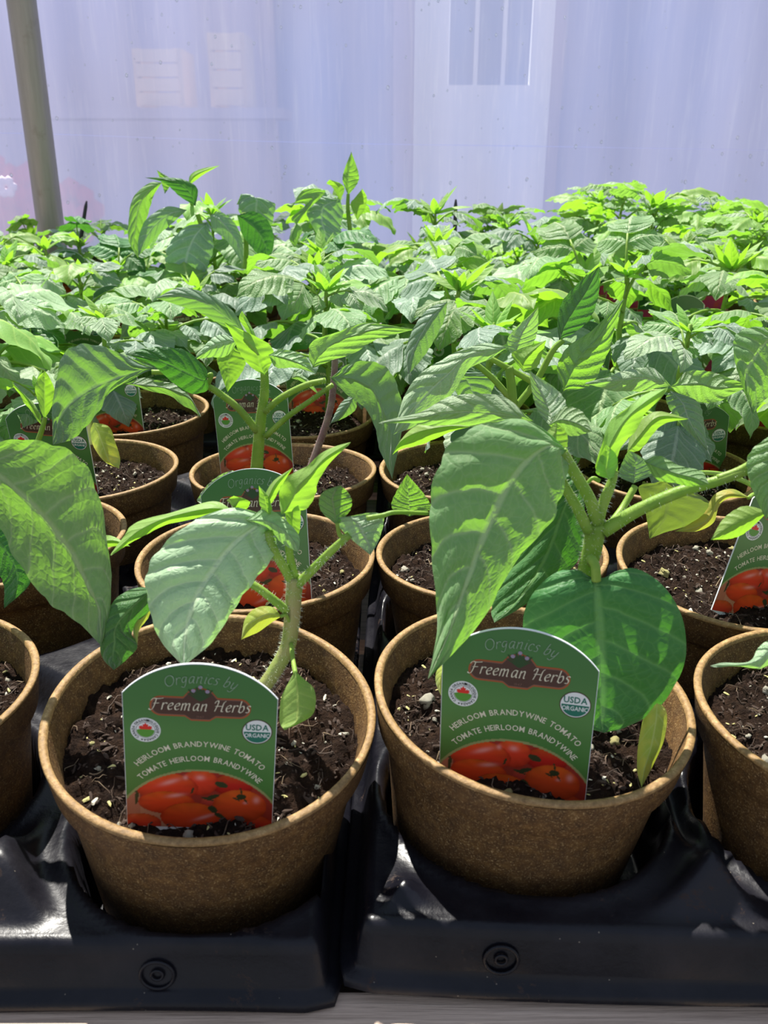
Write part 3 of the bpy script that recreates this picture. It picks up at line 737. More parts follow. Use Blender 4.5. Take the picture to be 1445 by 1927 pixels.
# broad-nib lettering for the script lines
def arcp(cx,cy,rx,ry,a0,a1,n=10): return [(cx+rx*math.cos(math.radians(a0+(a1-a0)*i/n)),cy+ry*math.sin(math.radians(a0+(a1-a0)*i/n))) for i in range(n+1)]
def cv(*p,n=12): return [tuple(q) for q in spline([np.array(a) for a in p],n)]
NIB={
'F':(1.15,[cv((.45,1.5),(.42,.9),(.30,.1),(.05,-.1),(-.15,.08)),cv((-.1,1.25),(.1,1.55),(.6,1.5),(1.2,1.62)),[(.25,.85),(.85,.9)]]),
'H':(1.35,[cv((.05,1.2),(.15,1.5),(.42,1.5),(.38,.8),(.25,.05)),cv((1.25,1.55),(1.05,1.3),(1.0,.6),(1.0,.1),(1.2,.05)),[(.2,.78),(1.05,.82)]]),
'O':(1.25,[arcp(.6,.75,.52,.75,80,440,24)]),
'r':(.62,[[(.12,1),(.12,0)],cv((.12,.6),(.3,.95),(.52,.95),(.58,.85))]),
'e':(.72,[cv((.12,.48),(.45,.6),(.6,.78),(.42,1.0),(.15,.75),(.1,.4),(.3,.03),(.62,.2),n=22)]),
'm':(1.3,[[(.12,1),(.12,0)],cv((.12,.65),(.35,1),(.5,.85),(.5,0)),cv((.5,.65),(.75,1),(.92,.85),(.92,.1),(1.05,.03))]),
'n':(.88,[[(.12,1),(.12,0)],cv((.12,.65),(.4,1),(.58,.85),(.58,.1),(.72,.03))]),
'a':(.85,[cv((.6,.95),(.3,1),(.08,.55),(.2,.03),(.45,.2),(.6,.7)),[(.62,1),(.6,.12),(.75,.02)]]),
'b':(.8,[[(.15,1.65),(.13,.1)],cv((.13,.2),(.4,-.02),(.66,.45),(.5,.98),(.15,.7))]),
's':(.6,[cv((.5,.9),(.28,1.02),(.12,.75),(.42,.45),(.4,.08),(.08,.06),n=16)]),
'g':(.82,[cv((.55,.95),(.28,1),(.08,.6),(.25,.2),(.5,.4),(.6,.95)),cv((.6,1),(.58,0),(.4,-.5),(.05,-.35))]),
'i':(.36,[[(.15,1),(.14,.1),(.26,.02)],[(.16,1.35),(.2,1.4)]]),
'c':(.66,[cv((.56,.85),(.35,1.02),(.1,.7),(.12,.25),(.35,0),(.58,.15),n=16)]),
'y':(.8,[cv((.1,1),(.15,.3),(.35,.05),(.58,.4)),cv((.62,1),(.58,0),(.35,-.5),(.02,-.38))]),
}
def nib_text(mb,txt,h,place,w=.13,sl=.22,m=0,eps=.0003,space=.5,gap=.06):
    x=0; nb=np.array((math.cos(.6),math.sin(.6)))*w/2; tot=sum((space if c==' ' else NIB[c][0]+gap) for c in txt); 
    for c in txt:
        if c==' ': x+=space; continue
        adv,strokes=NIB[c]
        for S in strokes:
            pts=[(x-tot/2+a+sl*b,b) for a,b in S]
            V=[];
            for a,b in pts:
                for sg in (-1,1): V.append(place((a+sg*nb[0])*h,(b+sg*nb[1])*h))
            for i in range(len(pts)-1):
                q=[V[2*i],V[2*i+1],V[2*i+3],V[2*i+2]]; mb.add([((a-.5)*TW,-eps,b*TW) for a,b in q],[(0,1,2,3)],m)
            # hairline body so thin strokes stay visible
            for i in range(len(pts)-1):
                (a0,b0),(a1,b1)=pts[i],pts[i+1]; L=math.hypot(a1-a0,b1-b0)+1e-9; nx__,ny__=-(b1-b0)/L*.035,(a1-a0)/L*.035
                q=[place((a0+nx__)*h,(b0+ny__)*h),place((a0-nx__)*h,(b0-ny__)*h),place((a1-nx__)*h,(b1-ny__)*h),place((a1+nx__)*h,(b1+ny__)*h)]
                mb.add([((a-.5)*TW,-eps-.00002,b*TW) for a,b in q],[(0,1,2,3)],m)
        x+=adv+gap
def ell(cx,cy,rx,ry,n=40,a0=0,a1=360): return [(cx+rx*math.cos(math.radians(a0+(a1-a0)*i/(n))),cy+ry*math.sin(math.radians(a0+(a1-a0)*i/n))) for i in range(n if a1-a0==360 else n+1)]
TAGP={}
mb=MB(); text_arc(mb,'HEIRLOOM BRANDYWINE TOMATO',.063,.5,-.405-.55,.55,0,gap=.085,off=.01,spacew=.42,sx=.86); TAGP['lettering']=[mb.build('lettering',[M['cream_ink']],False)]
mb=MB(); text_arc(mb,'TOMATE HEIRLOOM BRANDYWINE',.063,.5,-.525-.52,.52,0,gap=.085,off=.01,spacew=.42,sx=.84); TAGP['lettering'].append(mb.build('lettering',[M['cream_ink']],False))
# 'Organics by' bent over the banner
mb=MB(); R0=.62
def pl_arc(x,y): th=x/R0; return (.5+(R0+y)*math.sin(th),(.105-R0)+(R0+y)*math.cos(th))
nib_text(mb,'Organics by',.052,pl_arc,w=.12); TAGP['script_lettering']=[mb.build('script',[M['grey_ink']],False)]
# banner
def banner(g):
    return [(.19+.02-g*.3,-.03-g),(.22-g*.3,-.165-g),(.40,-.165-g),(.43,-.195-g),(.57,-.195-g),(.60,-.165-g),(.78+g*.3,-.165-g),(.81+g*.3,-.03-g)][:0] or \
      ell(.245,-.085,.055+g,.062+g,10,90,270)+[(.40,-.147-g),(.44,-.178-g),(.56,-.178-g),(.60,-.147-g)]+ell(.755,-.085,.055+g,.062+g,10,-90,90)+[(.61,-.023+g),(.57,.03+g),(.5,.055+g),(.43,.03+g),(.39,-.023+g)]
mb=MB()
for P,m,e in ((banner(.017),0,.00016),(banner(.006),2,.0002),(banner(0),1,.00024)):
    mb.add([((x-.5)*TW,-e,y*TW) for x,y in P],[tuple(range(len(P)))],m)
for k in range(9):
    a=math.radians(-62+k*15.5); L=.085+.012*math.sin(k*2.1); P=[(.5-.008,-.035),(.5+.008,-.035),(.5+math.sin(a)*L+.008,-.02+math.cos(a)*L),(.5+math.sin(a)*L*1.15,-.02+math.cos(a)*L*1.15),(.5+math.sin(a)*L-.008,-.02+math.cos(a)*L)]
    mb.add([((x-.5)*TW,-.00027-k*1e-6,y*TW) for x,y in P],[(0,1,2,3,4)],3)
for x,y in ((.455,.045),(.5,.075),(.545,.042)): P=ell(x,y,.014,.014,12); mb.add([((a-.5)*TW,-.00029,b*TW) for a,b in P],[tuple(range(12))],4)
nib_text(mb,'Freeman Herbs',.056,lambda x,y:(.5+x,-.112+y),w=.17,m=5,eps=.00033)
text_arc(mb,'1947',.028,.5,-.17-9,9,0,m=6,eps=.00033,off=0)
TAGP['brand_banner']=[mb.build('banner',[M['orange_ink'],M['brown_ink'],M['pale_brown'],M['dkgreen_ink'],M['lav_ink'],M['cream_ink'],M['pale_brown']],False)]
# round maple leaf seal
mb=MB(); cx,cy=.145,-.285
def lay(P,m,e): mb.add([((x-.5)*TW,-e,y*TW) for x,y in P],[tuple(range(len(P)))],m)
lay(ell(cx,cy,.098,.098),0,.00018); lay(ell(cx,cy,.064,.064),1,.0002); lay(ell(cx,cy,.061,.061),0,.00022)
lay(ell(cx,cy-.0,.058,.058,20,180,360),2,.00024)
hill=[(cx-.058,cy)]+[(cx-.058+.116*i/10,cy+.012*math.sin(math.pi*i/10*1.0)) for i in range(11)]+[(cx+.058,cy)]; lay(hill[1:-1],2,.00025)
mp_=[(0,.058),(.009,.042),(.018,.047),(.016,.026),(.028,.036),(.031,.029),(.044,.031),(.039,.018),(.045,.013),(.03,.004),(-.03,.004),(-.045,.013),(-.039,.018),(-.044,.031),(-.031,.029),(-.028,.036),(-.016,.026),(-.018,.047),(-.009,.042)]
lay([(cx+a,cy+b+.002) for a,b in mp_][::-1],3,.00027)
text_arc(mb,'CANADA ORGANIC',.026,cx,cy,.071,math.radians(-62),gap=.08,m=4,eps=.00026,sx=.80,off=.02)
text_arc(mb,'BIOLOGIQUE CANADA',.026,cx,cy,.071,math.radians(98),gap=.08,m=4,eps=.00026,sx=.80,off=.02)
for a in (12,198): lay(ell(cx+.081*math.sin(math.radians(a)),cy+.081*math.cos(math.radians(a)),.006,.006,8),4,.00026)
TAGP['maple_seal']=[mb.build('maple_seal',[M['white_ink'],M['black_ink'],M['leaf_ink'],M['red_ink'],M['black_ink']],False)]
mb=MB(); cx,cy=.872,-.265
lay(ell(cx,cy,.100,.100),0,.00018); lay(ell(cx,cy,.094,.094),1,.0002); lay(ell(cx,cy,.088,.088,24,180,360),2,.00022)
text_arc(mb,'USDA',.066,cx,cy+.014-9,9,0,gap=.06,m=2,eps=.00024,off=.025,sx=.85); text_arc(mb,'ORGANIC',.046,cx,cy-.044-9,9,0,gap=.06,m=1,eps=.00025,off=.015,sx=.80)
TAGP['usda_seal']=[mb.build('usda_seal',[M['brown_ink'],M['white_ink'],M['usda_green']],False)]
c4=MB(); c4.add([((x-.5)*TW,-.0002,y*TW) for x,y in [(1,-.45),(0,-.45),(0,-1.12),(1,-1.12)]],[(0,1,2,3)]); MAG=c4.build('magenta_print',M['magenta'],False)
c4=MB(); c4.add([((x-.5)*TW,-.0001,y*TW) for x,y in [(a,b-.012) for a,b in card_outline() if b>0]+[(0,-.45),(1,-.45)]],[tuple(range(sum(1 for a,b in card_outline() if b>0)+2))]); MAG2=c4.build('upper_print',flat('card_green',(.05,.19,.05),.35),False)
def tag(x,y,z,yaw,pit,rol,lab,kind='red',name='plant_tag',s=1.05):
    if s!=1.05: x,y,z=x*s,y*s,.18+(z-.18)*s
    a,b,c=[math.radians(v) for v in (yaw,pit,rol)]
    R=Matrix.Rotation(a,3,'Z')@Matrix.Rotation(b,3,'X')@Matrix.Rotation(c,3,'Y')
    o=link(name,None,loc=(x,y,z),rot=R.to_euler(),scale=s,label=lab,cat='plant tag',group='printed tomato tags')
    link('card',CARD,parent=o)
    if kind=='red':
        link('printed_picture',PRINT,parent=o)
        for k,ms in TAGP.items():
            for me in ms: link(k,me,parent=o)
    else: link('magenta_print',MAG,parent=o); link('green_print',MAG2,parent=o)
    return o

# ------------------------------------------------------------------ place pots, soil, plants, tags
def place_name(c,r):
    side='left' if c<0 else 'right'; k=(-c-1) if c<0 else c
    return f'{ORD[r]} row, {NUM[k]} {side} of the gap'
ROOT={}
SPECIAL={(-1,0):'tomato seedling in front left fibre pot, one broad leaf drooping over the tag',
(0,0):'largest tomato seedling, front right pot, long hanging leaf beside a heart-shaped leaf',
(-2,0):'tomato plant at left edge in front row, big smooth leaf hanging over the tray',
(1,0):'brown pot cut off at right edge of front row with pale pointed leaf',
(-1,2):'tomato plant with green forked stem and a second purple stem, third row left'}
rr=random.Random(21)
for (c,r),(x,y,z,rx,ry) in sorted(POTS.items(),key=lambda q:(q[0][1],abs(q[0][0]+.5))):
    lab=SPECIAL.get((c,r)) or ('potted tomato seedling, '+('feathery cut leaves, ' if (c>=2 and r>=5) else '')+place_name(c,r))
    root=link('potted_tomato',None,loc=(x,y,z),label=lab,cat='potted plant',group='potted tomato seedlings'); ROOT[(c,r)]=root
    rot=(math.radians(rx),math.radians(ry),0)
    near=r<=2 or (r==3 and abs(c+.5)<2)
    k=rr.randrange(4); spin=rr.uniform(0,6.28)
    link('pot',POT_ME if r<5 else POT_LO,parent=root,rot=rot)
    so=link('soil',SOIL[k] if near else SOIL_LO[k%2],parent=root,rot=rot,kind='stuff')
    link('crumbs',CRM[k] if near else CRM_LO[k%2],parent=so,kind='stuff')
    if near: link('soil_fibre',FIB[k],parent=so,kind='stuff')
    if near:
        for q in range(26 if r<2 else 12):
            a=rr.uniform(0,6.28); d=.046*math.sqrt(rr.random()); gx_,gy_=d*math.cos(a),d*math.sin(a); s=rr.choice([.0009,.0011,.0014,.0018,.0024,.0028] if r<2 else [.0013,.0018])
            if s>.0015 and gy_<-.012: s*=.55
            link('perlite',rr.choice(GRM+GRM[:5]),parent=so,loc=(gx_,gy_,soil_h(gx_,gy_,k)+s*.35),rot=(rr.random(),rr.random(),rr.uniform(0,6)),scale=s)

def tlab(c,r): return 'printed tag in '+place_name(c,r)+' pot'
tag(-.0514,.2072,.0383,2.7,2,5.0,'green tag with red tomatoes in front left pot, lowest tag in view',s=1.04)
tag(.0377,.2092,.0480,-12.4,0,0,'green tag with red tomatoes in front right pot, part under a drooping leaf',s=1.10)
tag(-.0532,.3312,.0503,-4.7,-12,-3.4,'tag behind the front left seedling, its left side hidden by leaves',s=1.08)
tag(-.0757,.4821,.0498,-6,-3.9,-3.2,'upright tag crossed by a forked green stem, third row left',s=1.075)
tag(-.047,.585,.056,-12,-3.3,-4,'tag behind the purple stem, fourth row, first left of the gap',s=1.13)
tag(-.1779,.4441,.0474,-4.6,12,3,'tag leaning in third row second pot left, half hidden by large leaves',s=1.08)
tag(-.1994,.6175,.0309,-3.1,-2.5,-2.2,'tag with bright tomatoes in fourth row, second pot left of the gap')
tag(.1673,.3318,.0441,18,-5.2,18.1,'tag tilted right at the right edge, second row',s=1.08)
tag(.1931,.5268,.0234,5.8,4.6,-6,'tag under leaves in third row, second right of the gap')
tag(.060,.470,.030,-8,-6,3,'tag mostly hidden behind leaves in third row, first right of the gap')
done={(-1,0),(0,0),(-1,1),(-1,2),(-1,3),(-2,2),(-2,3),(1,1),(1,2),(0,2),(0,1),(-2,0),(1,0),(-2,1)}
for (c,r),(x,y,z,rx,ry) in sorted(POTS.items()):
    if (c,r) in done: continue
    if rr.random()<.25 and r>5: continue
    mg=(c>=2 and r>=3)
    tag(x+rr.uniform(-.012,.012),y-.022+rr.uniform(-.01,.01),.030+rr.uniform(-.008,.012),rr.uniform(-15,15),rr.uniform(-14,6),rr.uniform(-8,8),
        ('magenta ' if mg else '')+tlab(c,r),'magenta' if mg else 'red')

# ---- plant A, front left
A=ROOT[(-1,0)]
stalk(A,[(497,1292,.262),(520,1258,.264),(541,1218,.266),(549,1170,.266),(553,1115,.266),(556,1085,.266)],.0026,.0029,'stem_base','stem',14,500,1)
stalk(A,[(556,1090,.266),(548,1060,.266),(540,1010,.266),(530,975,.266)],.0016,.0010,'stem','stem',10,80,2)
stalk(A,[(556,1105,.266),(535,1070,.264),(513,1030,.262),(505,1000,.262)],.0017,.0014,'stem','petiole',10,150,3)
stalk(A,[(560,1100,.265),(590,1070,.262),(625,1035,.259),(658,1006,.257)],.0017,.0012,'stem','petiole',10,150,4)
stalk(A,[(540,1150,.264),(510,1125,.262),(475,1100,.262),(440,1092,.262)],.0016,.0012,'stem','petiole',10,120,5)
stalk(A,[(440,1092,.262),(380,1085,.262),(320,1090,.262),(285,1112,.262)],.0012,.001,'stem','petiole',8)
stalk(A,[(548,1212,.263),(551,1240,.255),(556,1268,.247)],.0008,.0008,'stem','petiole',8)
stalk(A,[(545,1170,.264),(538,1158,.262),(528,1160,.261)],.0006,.0006,'stem','petiole',8)
stalk(A,[(655,1008,.257),(640,1008,.257),(634,985,.256)],.0008,.0006,'stem','petiole',8)
stalk(A,[(690,975,.256),(720,970,.257),(745,964,.258),(805,966,.262)],.0009,.0007,'stem','petiole',8)
hero(A,'leaf_pale','516 975; 440 956 475 996 519 1022; 362 984 432 1032 512 1048; 300 1038 400 1075 482 1086; 277 1090 376 1112 452 1125; 284 1150 358 1155 425 1168; 302 1205 348 1203 395 1212; 345 1254',.266,.236,e=.003,quilt=.0010)
hero(A,'leaf_pale','462 978; 500 958 500 980 498 1003; 535 978 530 995 518 1012; 562 1008 553 1018 540 1028; 562 1040',.262,.258)
hero(A,'leaf_young','445 962; 400 946 392 957 381 970; 311 966 312 975 318 987; 252 987 266 996 277 1004; 234 1008 242 1014 250 1020; 206 1046',.27,.262,ruf=.001)
hero(A,'leaf_dark','292 1108; 258 1106 276 1118 286 1142; 222 1124 243 1148 258 1172; 194 1164 218 1180 247 1192; 188 1200 215 1212 258 1216; 193 1238 212 1240 236 1243; 214 1261',.262,.246,e=.004)
hero(A,'leaf_yellow','286 1132; 262 1140 270 1152 280 1160; 248 1172 254 1180 262 1186; 258 1218',.266,.255)
hero(A,'leaf_young','530 968; 525 936 550 940 574 957; 534 903 562 915 592 932; 575 880 585 892 598 906; 605 852 612 862 620 873; 660 832',.264,.262,ruf=.0008)
hero(A,'leaf_young','505 968; 489 950 500 945 512 962; 488 930 496 928 505 935; 487 914',.262,.260)
hero(A,'leaf_young','490 962; 497 935 504 938 512 945; 515 905 520 908 527 918; 551 880',.264,.262)
hero(A,'leaf_young','470 965; 430 945 440 955 455 968; 432 938 452 938 470 945; 440 933',.266,.266)
hero(A,'leaf_young','552 1010; 538 975 550 972 563 1000; 540 955 550 950 565 960; 560 945',.266,.266)
hero(A,'leaf','633 988; 606 964 629 962 656 964; 601 940 625 938 661 943; 611 924 632 921 654 926; 640 913',.257,.259)
hero(A,'leaf_pale','655 972; 700 965 674 985 626 976; 721 975 684 1005 646 1000; 713 1015 694 1025 670 1022; 697 1045',.257,.252)
hero(A,'leaf_young','555 1262; 545 1280 558 1282 572 1278; 530 1310 560 1312 590 1295; 526 1340 560 1340 594 1325; 527 1362 555 1360 583 1350; 535 1374',.247,.236,quilt=.0003,ser=0)
hero(A,'leaf_yellow','530 1160; 512 1142 506 1155 509 1173; 482 1144 482 1165 487 1189; 461 1165 464 1178 469 1197; 454 1204',.262,.256,quilt=.0003,ser=0)
# ---- second row left plant: short, only upper leaves show
A2=ROOT[(-1,1)]
stalk(A2,[(470,1075,.385),(462,1020,.385),(450,960,.385)],.002,.0015,'stem','stem')
hero(A2,'leaf_pale','430 952; 374 945 425 936 481 938; 390 915 430 915 484 915; 412 895 434 897 470 898; 437 885',.375,.385,e=.002)
hero(A2,'leaf','770 972; 738 955 770 950 809 957; 748 922 768 925 797 930; 766 892',.30,.30,e=.002)
# ---- plant B, front right
B=ROOT[(0,0)]
stalk(B,[(1088,1225,.268),(1092,1150,.270),(1103,1080,.270),(1115,1030,.270),(1122,985,.270)],.0030,.0034,'stem','stem',14,500,11)
stalk(B,[(1118,1010,.270),(1130,960,.270),(1148,915,.271),(1158,885,.272)],.0025,.0012,'stem','stem',12,200,12)
stalk(B,[(1122,985,.269),(1112,945,.268),(1090,905,.266),(1068,868,.264),(1058,850,.263)],.0021,.0017,'stem','petiole',10,150,13)
stalk(B,[(1108,1000,.268),(1085,955,.267),(1062,915,.267),(1050,890,.267)],.0019,.0015,'stem','petiole',10,150,14)
stalk(B,[(1135,1000,.269),(1200,960,.268),(1280,925,.266),(1350,905,.264),(1425,878,.262)],.0024,.0015,'stem','petiole',12,220,15)
stalk(B,[(1350,900,.264),(1390,885,.263),(1430,862,.262)],.0012,.0011,'stem','petiole',10)
stalk(B,[(1150,985,.276),(1172,955,.282),(1195,915,.286)],.0013,.0012,'stem','petiole',10)
stalk(B,[(1112,1060,.265),(1112,1052,.255),(1120,1065,.252),(1122,1092,.252)],.0014,.0016,'stem','petiole',10)
stalk(B,[(1128,905,.272),(1115,900,.272),(1100,915,.272)],.0008,.0006,'stem','petiole',8)
hero(B,'leaf','1064 848; 1002 794 1028 842 1068 868; 935 794 988 872 1063 905; 870 820 953 920 1050 945; 830 875 925 975 1030 988; 812 950 902 1030 988 1032; 813 1030 884 1080 948 1088; 819 1110 865 1130 917 1150; 822 1188 842 1195 878 1203; 805 1278',.264,.222,e=.005,quilt=.0012)
hero(B,'leaf_pale','1003 792; 952 750 945 780 930 802; 895 741 885 775 870 800; 840 750 830 778 815 800; 790 775 785 787 775 797; 712 796',.285,.29,e=.003,ruf=.001)
hero(B,'leaf_young','885 803; 850 790 845 802 850 812; 800 795 790 812 795 835; 765 815 755 830 755 845; 738 856',.293,.30)
hero(B,'leaf_dark','1085 878; 1050 905 1080 915 1097 925; 1000 985 1055 975 1100 985; 965 1060 1030 1040 1092 1040; 935 1110 1000 1095 1060 1085; 925 1150 960 1145 1000 1130; 930 1172',.30,.275,e=.003)
hero(B,'leaf_dark','1120 1096; 1063 1072 1121 1098 1183 1068; 1012 1105 1124 1125 1240 1095; 985 1160 1127 1175 1279 1150; 992 1225 1129 1230 1291 1215; 1032 1285 1131 1285 1278 1275; 1075 1340 1132 1335 1235 1335; 1105 1368 1132 1362 1180 1368; 1136 1379',.254,.238,e=.003,quilt=.0003,ser=0)
hero(B,'leaf','1212 867; 1240 858 1238 880 1235 901; 1280 877 1276 892 1271 909; 1320 887 1309 900 1301 915; 1334 911',.262,.258)
hero(B,'leaf_young','1150 905; 1121 880 1136 872 1152 882; 1138 818 1153 828 1172 840; 1163 780 1180 787 1198 802; 1203 750 1214 757 1222 772; 1257 728',.270,.268,ruf=.0012)
hero(B,'leaf_young','1146 902; 1122 890 1141 885 1160 892; 1129 860 1143 855 1160 858; 1140 836',.268,.268)
hero(B,'leaf_young','1180 850; 1190 812 1202 822 1205 845; 1232 775 1238 785 1245 800; 1296 788',.276,.28)
hero(B,'leaf_grey','1192 910; 1166 895 1195 890 1226 892; 1174 864 1195 868 1216 868; 1184 846',.286,.288)
hero(B,'leaf_pale','1036 802; 1014 776 1035 775 1064 768; 1002 740 1020 742 1049 735; 996 698',.29,.30)
hero(B,'leaf_pale','1032 800; 1060 768 1055 790 1050 812; 1095 775 1085 797 1080 820; 1114 812',.285,.28)
hero(B,'leaf_young','1060 868; 1020 835 1042 830 1066 845; 1030 812 1046 808 1066 815; 1046 795',.268,.272)
hero(B,'leaf','1480 800; 1413 850 1460 860 1500 870; 1411 905 1450 910 1490 910; 1441 978',.262,.252)
hero(B,'leaf_young','1446 962; 1400 953 1408 975 1405 1000; 1362 976 1370 993 1375 1013; 1337 1016',.262,.262)
hero(B,'leaf_yellow','1235 1318; 1213 1345 1235 1350 1254 1340; 1201 1400 1225 1405 1250 1390; 1199 1450 1212 1450 1229 1440; 1207 1482',.245,.232,quilt=.0002,ser=0)
hero(B,'leaf_yellow','840 1245; 822 1262 832 1264 838 1262; 820 1285 828 1285 836 1284; 830 1310',.262,.255,quilt=.0002,ser=0)
# ---- left edge plant
Cc=ROOT[(-2,0)]
q_=at(-150,930,.284)-Cc.matrix_basis.translation
for z_,a_ in ((.03,2.4),(.045,3.4),(.06,4.1)): link('leaf',TB['leaf'][int(a_)%4],parent=Cc,loc=(q_.x-.01,q_.y,z_),rot=(0,-.1,a_),scale=.8)
stalk(Cc,[(-235,1260,.275),(-220,1120,.278),(-180,980,.284),(-70,870,.288)],.003,.0015,'stem','stem')
hero(Cc,'leaf','-70 868; 2 832 -10 890 -30 960; 75 833 55 945 5 1000; 143 862 102 1000 33 1055; 182 930 138 1050 82 1122; 203 1030 167 1105 124 1152; 208 1120 186 1150 159 1182; 190 1214',.288,.252,e=.003,quilt=.0009)
hero(Cc,'leaf_dark','-20 1000; 25 985 5 1030 -30 1040; 60 1050 30 1070 0 1080; 55 1100 30 1110 8 1110; 8 1145',.32,.31)
# ---- right edge plant
Pe=ROOT[(1,0)]
stalk(Pe,[(1700,1290,.262),(1690,1180,.262),(1680,1050,.262),(1675,960,.262)],.003,.0016,'stem','stem')
stalk(Pe,[(1688,1200,.262),(1640,1150,.25),(1570,1160,.24),(1508,1192,.235)],.0014,.0009)
def side_leaves(root,x,y,zs,azs,size=.8):
    for z,a in zip(zs,azs): link('leaf',TB['leaf'][int(a*7)%4] if z<.05 else TB['leaf_pale'][int(a*5)%4],parent=root,loc=(x,y,z),rot=(0,-.1,a),scale=size)
q_=at(1680,1050,.262)-Pe.matrix_basis.translation
side_leaves(Pe,q_.x,q_.y,(.02,.035,.045,.05),(-.9,.2,1.1,-.3)); link('shoot',SHOOT[1],parent=Pe,loc=tuple(at(1675,965,.262)-Pe.matrix_basis.translation))
hero(Pe,'leaf_pale','1510 1190; 1448 1200 1450 1225 1455 1250; 1412 1240 1412 1248 1412 1256; 1336 1253',.235,.225,ruf=.0008)
# ---- second row plants
R2=ROOT[(1,1)]
stalk(R2,[(1440,1095,.385),(1452,1000,.385),(1462,860,.385),(1465,740,.385),(1470,640,.385)],.0028,.0016,'stem','stem')
stalk(R2,[(1458,935,.385),(1420,915,.37),(1370,895,.355),(1310,890,.34),(1252,904,.33)],.0013,.0009)
stalk(R2,[(1455,960,.385),(1440,935,.37),(1420,930,.35),(1408,937,.34)],.0012,.0008)
hero(R2,'leaf','1476 640; 1440 617 1446 640 1472 672; 1395 624 1420 670 1466 722; 1379 664 1404 706 1442 748; 1416 780',.38,.36,e=.003,quilt=.001)
q_=at(1465,700,.385)-R2.matrix_basis.translation
side_leaves(R2,q_.x,q_.y,(.05,.075,.09,.10),(-.8,.3,1.0,-.2))
hero(R2,'leaf_olive','1250 903; 1203 915 1255 918 1310 928; 1212 950 1255 950 1334 950; 1218 985 1245 982 1300 985; 1222 1014',.33,.34,ser=0,quilt=.0003)
hero(R2,'leaf_yellow','1410 936; 1378 920 1375 930 1370 938; 1345 930 1350 942 1352 955; 1325 962 1334 974 1342 984; 1300 984 1306 993 1310 1000; 1270 1000',.34,.335,ser=0,quilt=.0002)
L2=ROOT[(-2,1)]
stalk(L2,[(80,1050,.40),(90,1000,.40),(100,960,.40)],.0024,.0018,'stem','stem')
hero(L2,'leaf_young','180 1020; 195 1008 198 1018 196 1030; 215 1010 218 1018 216 1028; 245 1028',.345,.34,ser=0)
# ---- plant G (second row, right of gap)
G=ROOT[(0,1)]
stalk(G,[(955,985,.40),(962,880,.40),(964,760,.40),(958,690,.40)],.003,.002,'stem','stem',12)
stalk(G,[(964,755,.40),(930,715,.40),(890,680,.40)],.0016,.0013,'stem','petiole'); stalk(G,[(1005,720,.40),(960,695,.40),(918,672,.40)],.0016,.0012,'stem','petiole')
stalk(G,[(968,770,.40),(1010,715,.40),(1040,660,.40),(1060,640,.40)],.0017,.0013,'stem','petiole')
hero(G,'leaf_dark','1052 641; 1049 604 1063 612 1086 622; 1059 568 1085 575 1113 592; 1088 533 1105 545 1127 548; 1127 501',.40,.40,e=.003,quilt=.001)
hero(G,'leaf','1060 737; 1049 695 1076 700 1106 726; 1064 659 1096 665 1136 681; 1110 624 1128 633 1153 630; 1174 562',.395,.395,e=.003,quilt=.0012,ruf=.001)
hero(G,'leaf_pale','968 672; 957 655 976 645 999 650; 961 628 985 622 1011 620; 1013 577',.40,.40)
hero(G,'leaf_pale','958 654; 916 646 915 660 922 674; 868 658 876 673 888 690; 825 682 845 702 866 716; 789 705 812 732 842 752; 762 745 780 767 810 788; 740 818',.395,.37,e=.003,ruf=.001)
hero(G,'leaf_grey','862 700; 850 702 880 718 930 705; 860 740 890 742 925 735; 880 775 895 770 915 765; 900 800',.42,.42)
hero(G,'leaf_young','985 700; 963 668 985 680 1010 690; 985 655 1000 662 1020 665; 1028 640',.39,.39)
hero(G,'leaf_grey','842 568; 808 580 815 595 836 600; 780 615 795 625 816 640; 764 660 775 665 796 672; 768 705',.45,.44)
hero(G,'leaf_pale','1260 728; 1300 698 1310 722 1292 748; 1350 704 1350 730 1340 757; 1414 727',.38,.38,ruf=.001)
hero(G,'leaf_pale','1262 726; 1225 692 1215 712 1210 735; 1170 700 1160 715 1155 735; 1100 722',.38,.38,ruf=.001)
hero(G,'leaf_grey','1262 735; 1254 752 1285 760 1311 755; 1274 790 1298 795 1323 790; 1331 848',.38,.37)
# ---- plants D and E (third row, left of gap)
D=ROOT[(-1,2)]
stalk(D,[(481,912,.49),(483,882,.49),(487,830,.49),(492,780,.49),(498,735,.49),(497,690,.49)],.0041,.0022,'stem','stem',14,300,21)
stalk(D,[(484,812,.489),(450,770,.487),(415,742,.485),(390,726,.483)],.0023,.0018,'stem','petiole',10,120,22)
stalk(D,[(498,775,.489),(530,748,.487),(575,725,.485),(612,716,.483)],.0021,.0017,'stem','petiole',10,120,23)
stalk(D,[(500,822,.487),(540,785,.484),(590,750,.482),(626,724,.480)],.0018,.0014,'stem','petiole',10,120,24)
stalk(D,[(390,726,.483),(398,705,.483),(388,708,.483)],.0014,.001,'stem','petiole',8)
stalk(D,[(390,728,.483),(350,712,.481),(320,702,.479),(285,700,.477)],.0016,.0014,'stem','petiole',8)
hero(D,'leaf_dark','390 712; 387 693 380 715 389 735; 350 661 350 700 352 738; 308 654 312 683 319 714; 270 656 275 672 284 685; 236 666',.475,.47,e=.003)
hero(D,'leaf_grey','290 692; 240 672 247 703 246 715; 195 654 205 717 206 738; 150 651 165 735 188 769; 118 672 132 758 161 801; 103 725 114 785 141 823; 98 775 104 810 123 831; 100 837',.465,.425,e=.002,quilt=.0012)
hero(D,'leaf_grey','235 722; 270 712 275 725 272 732; 310 718 318 732 318 745; 350 735 358 750 350 765; 378 785',.49,.485,ruf=.001)
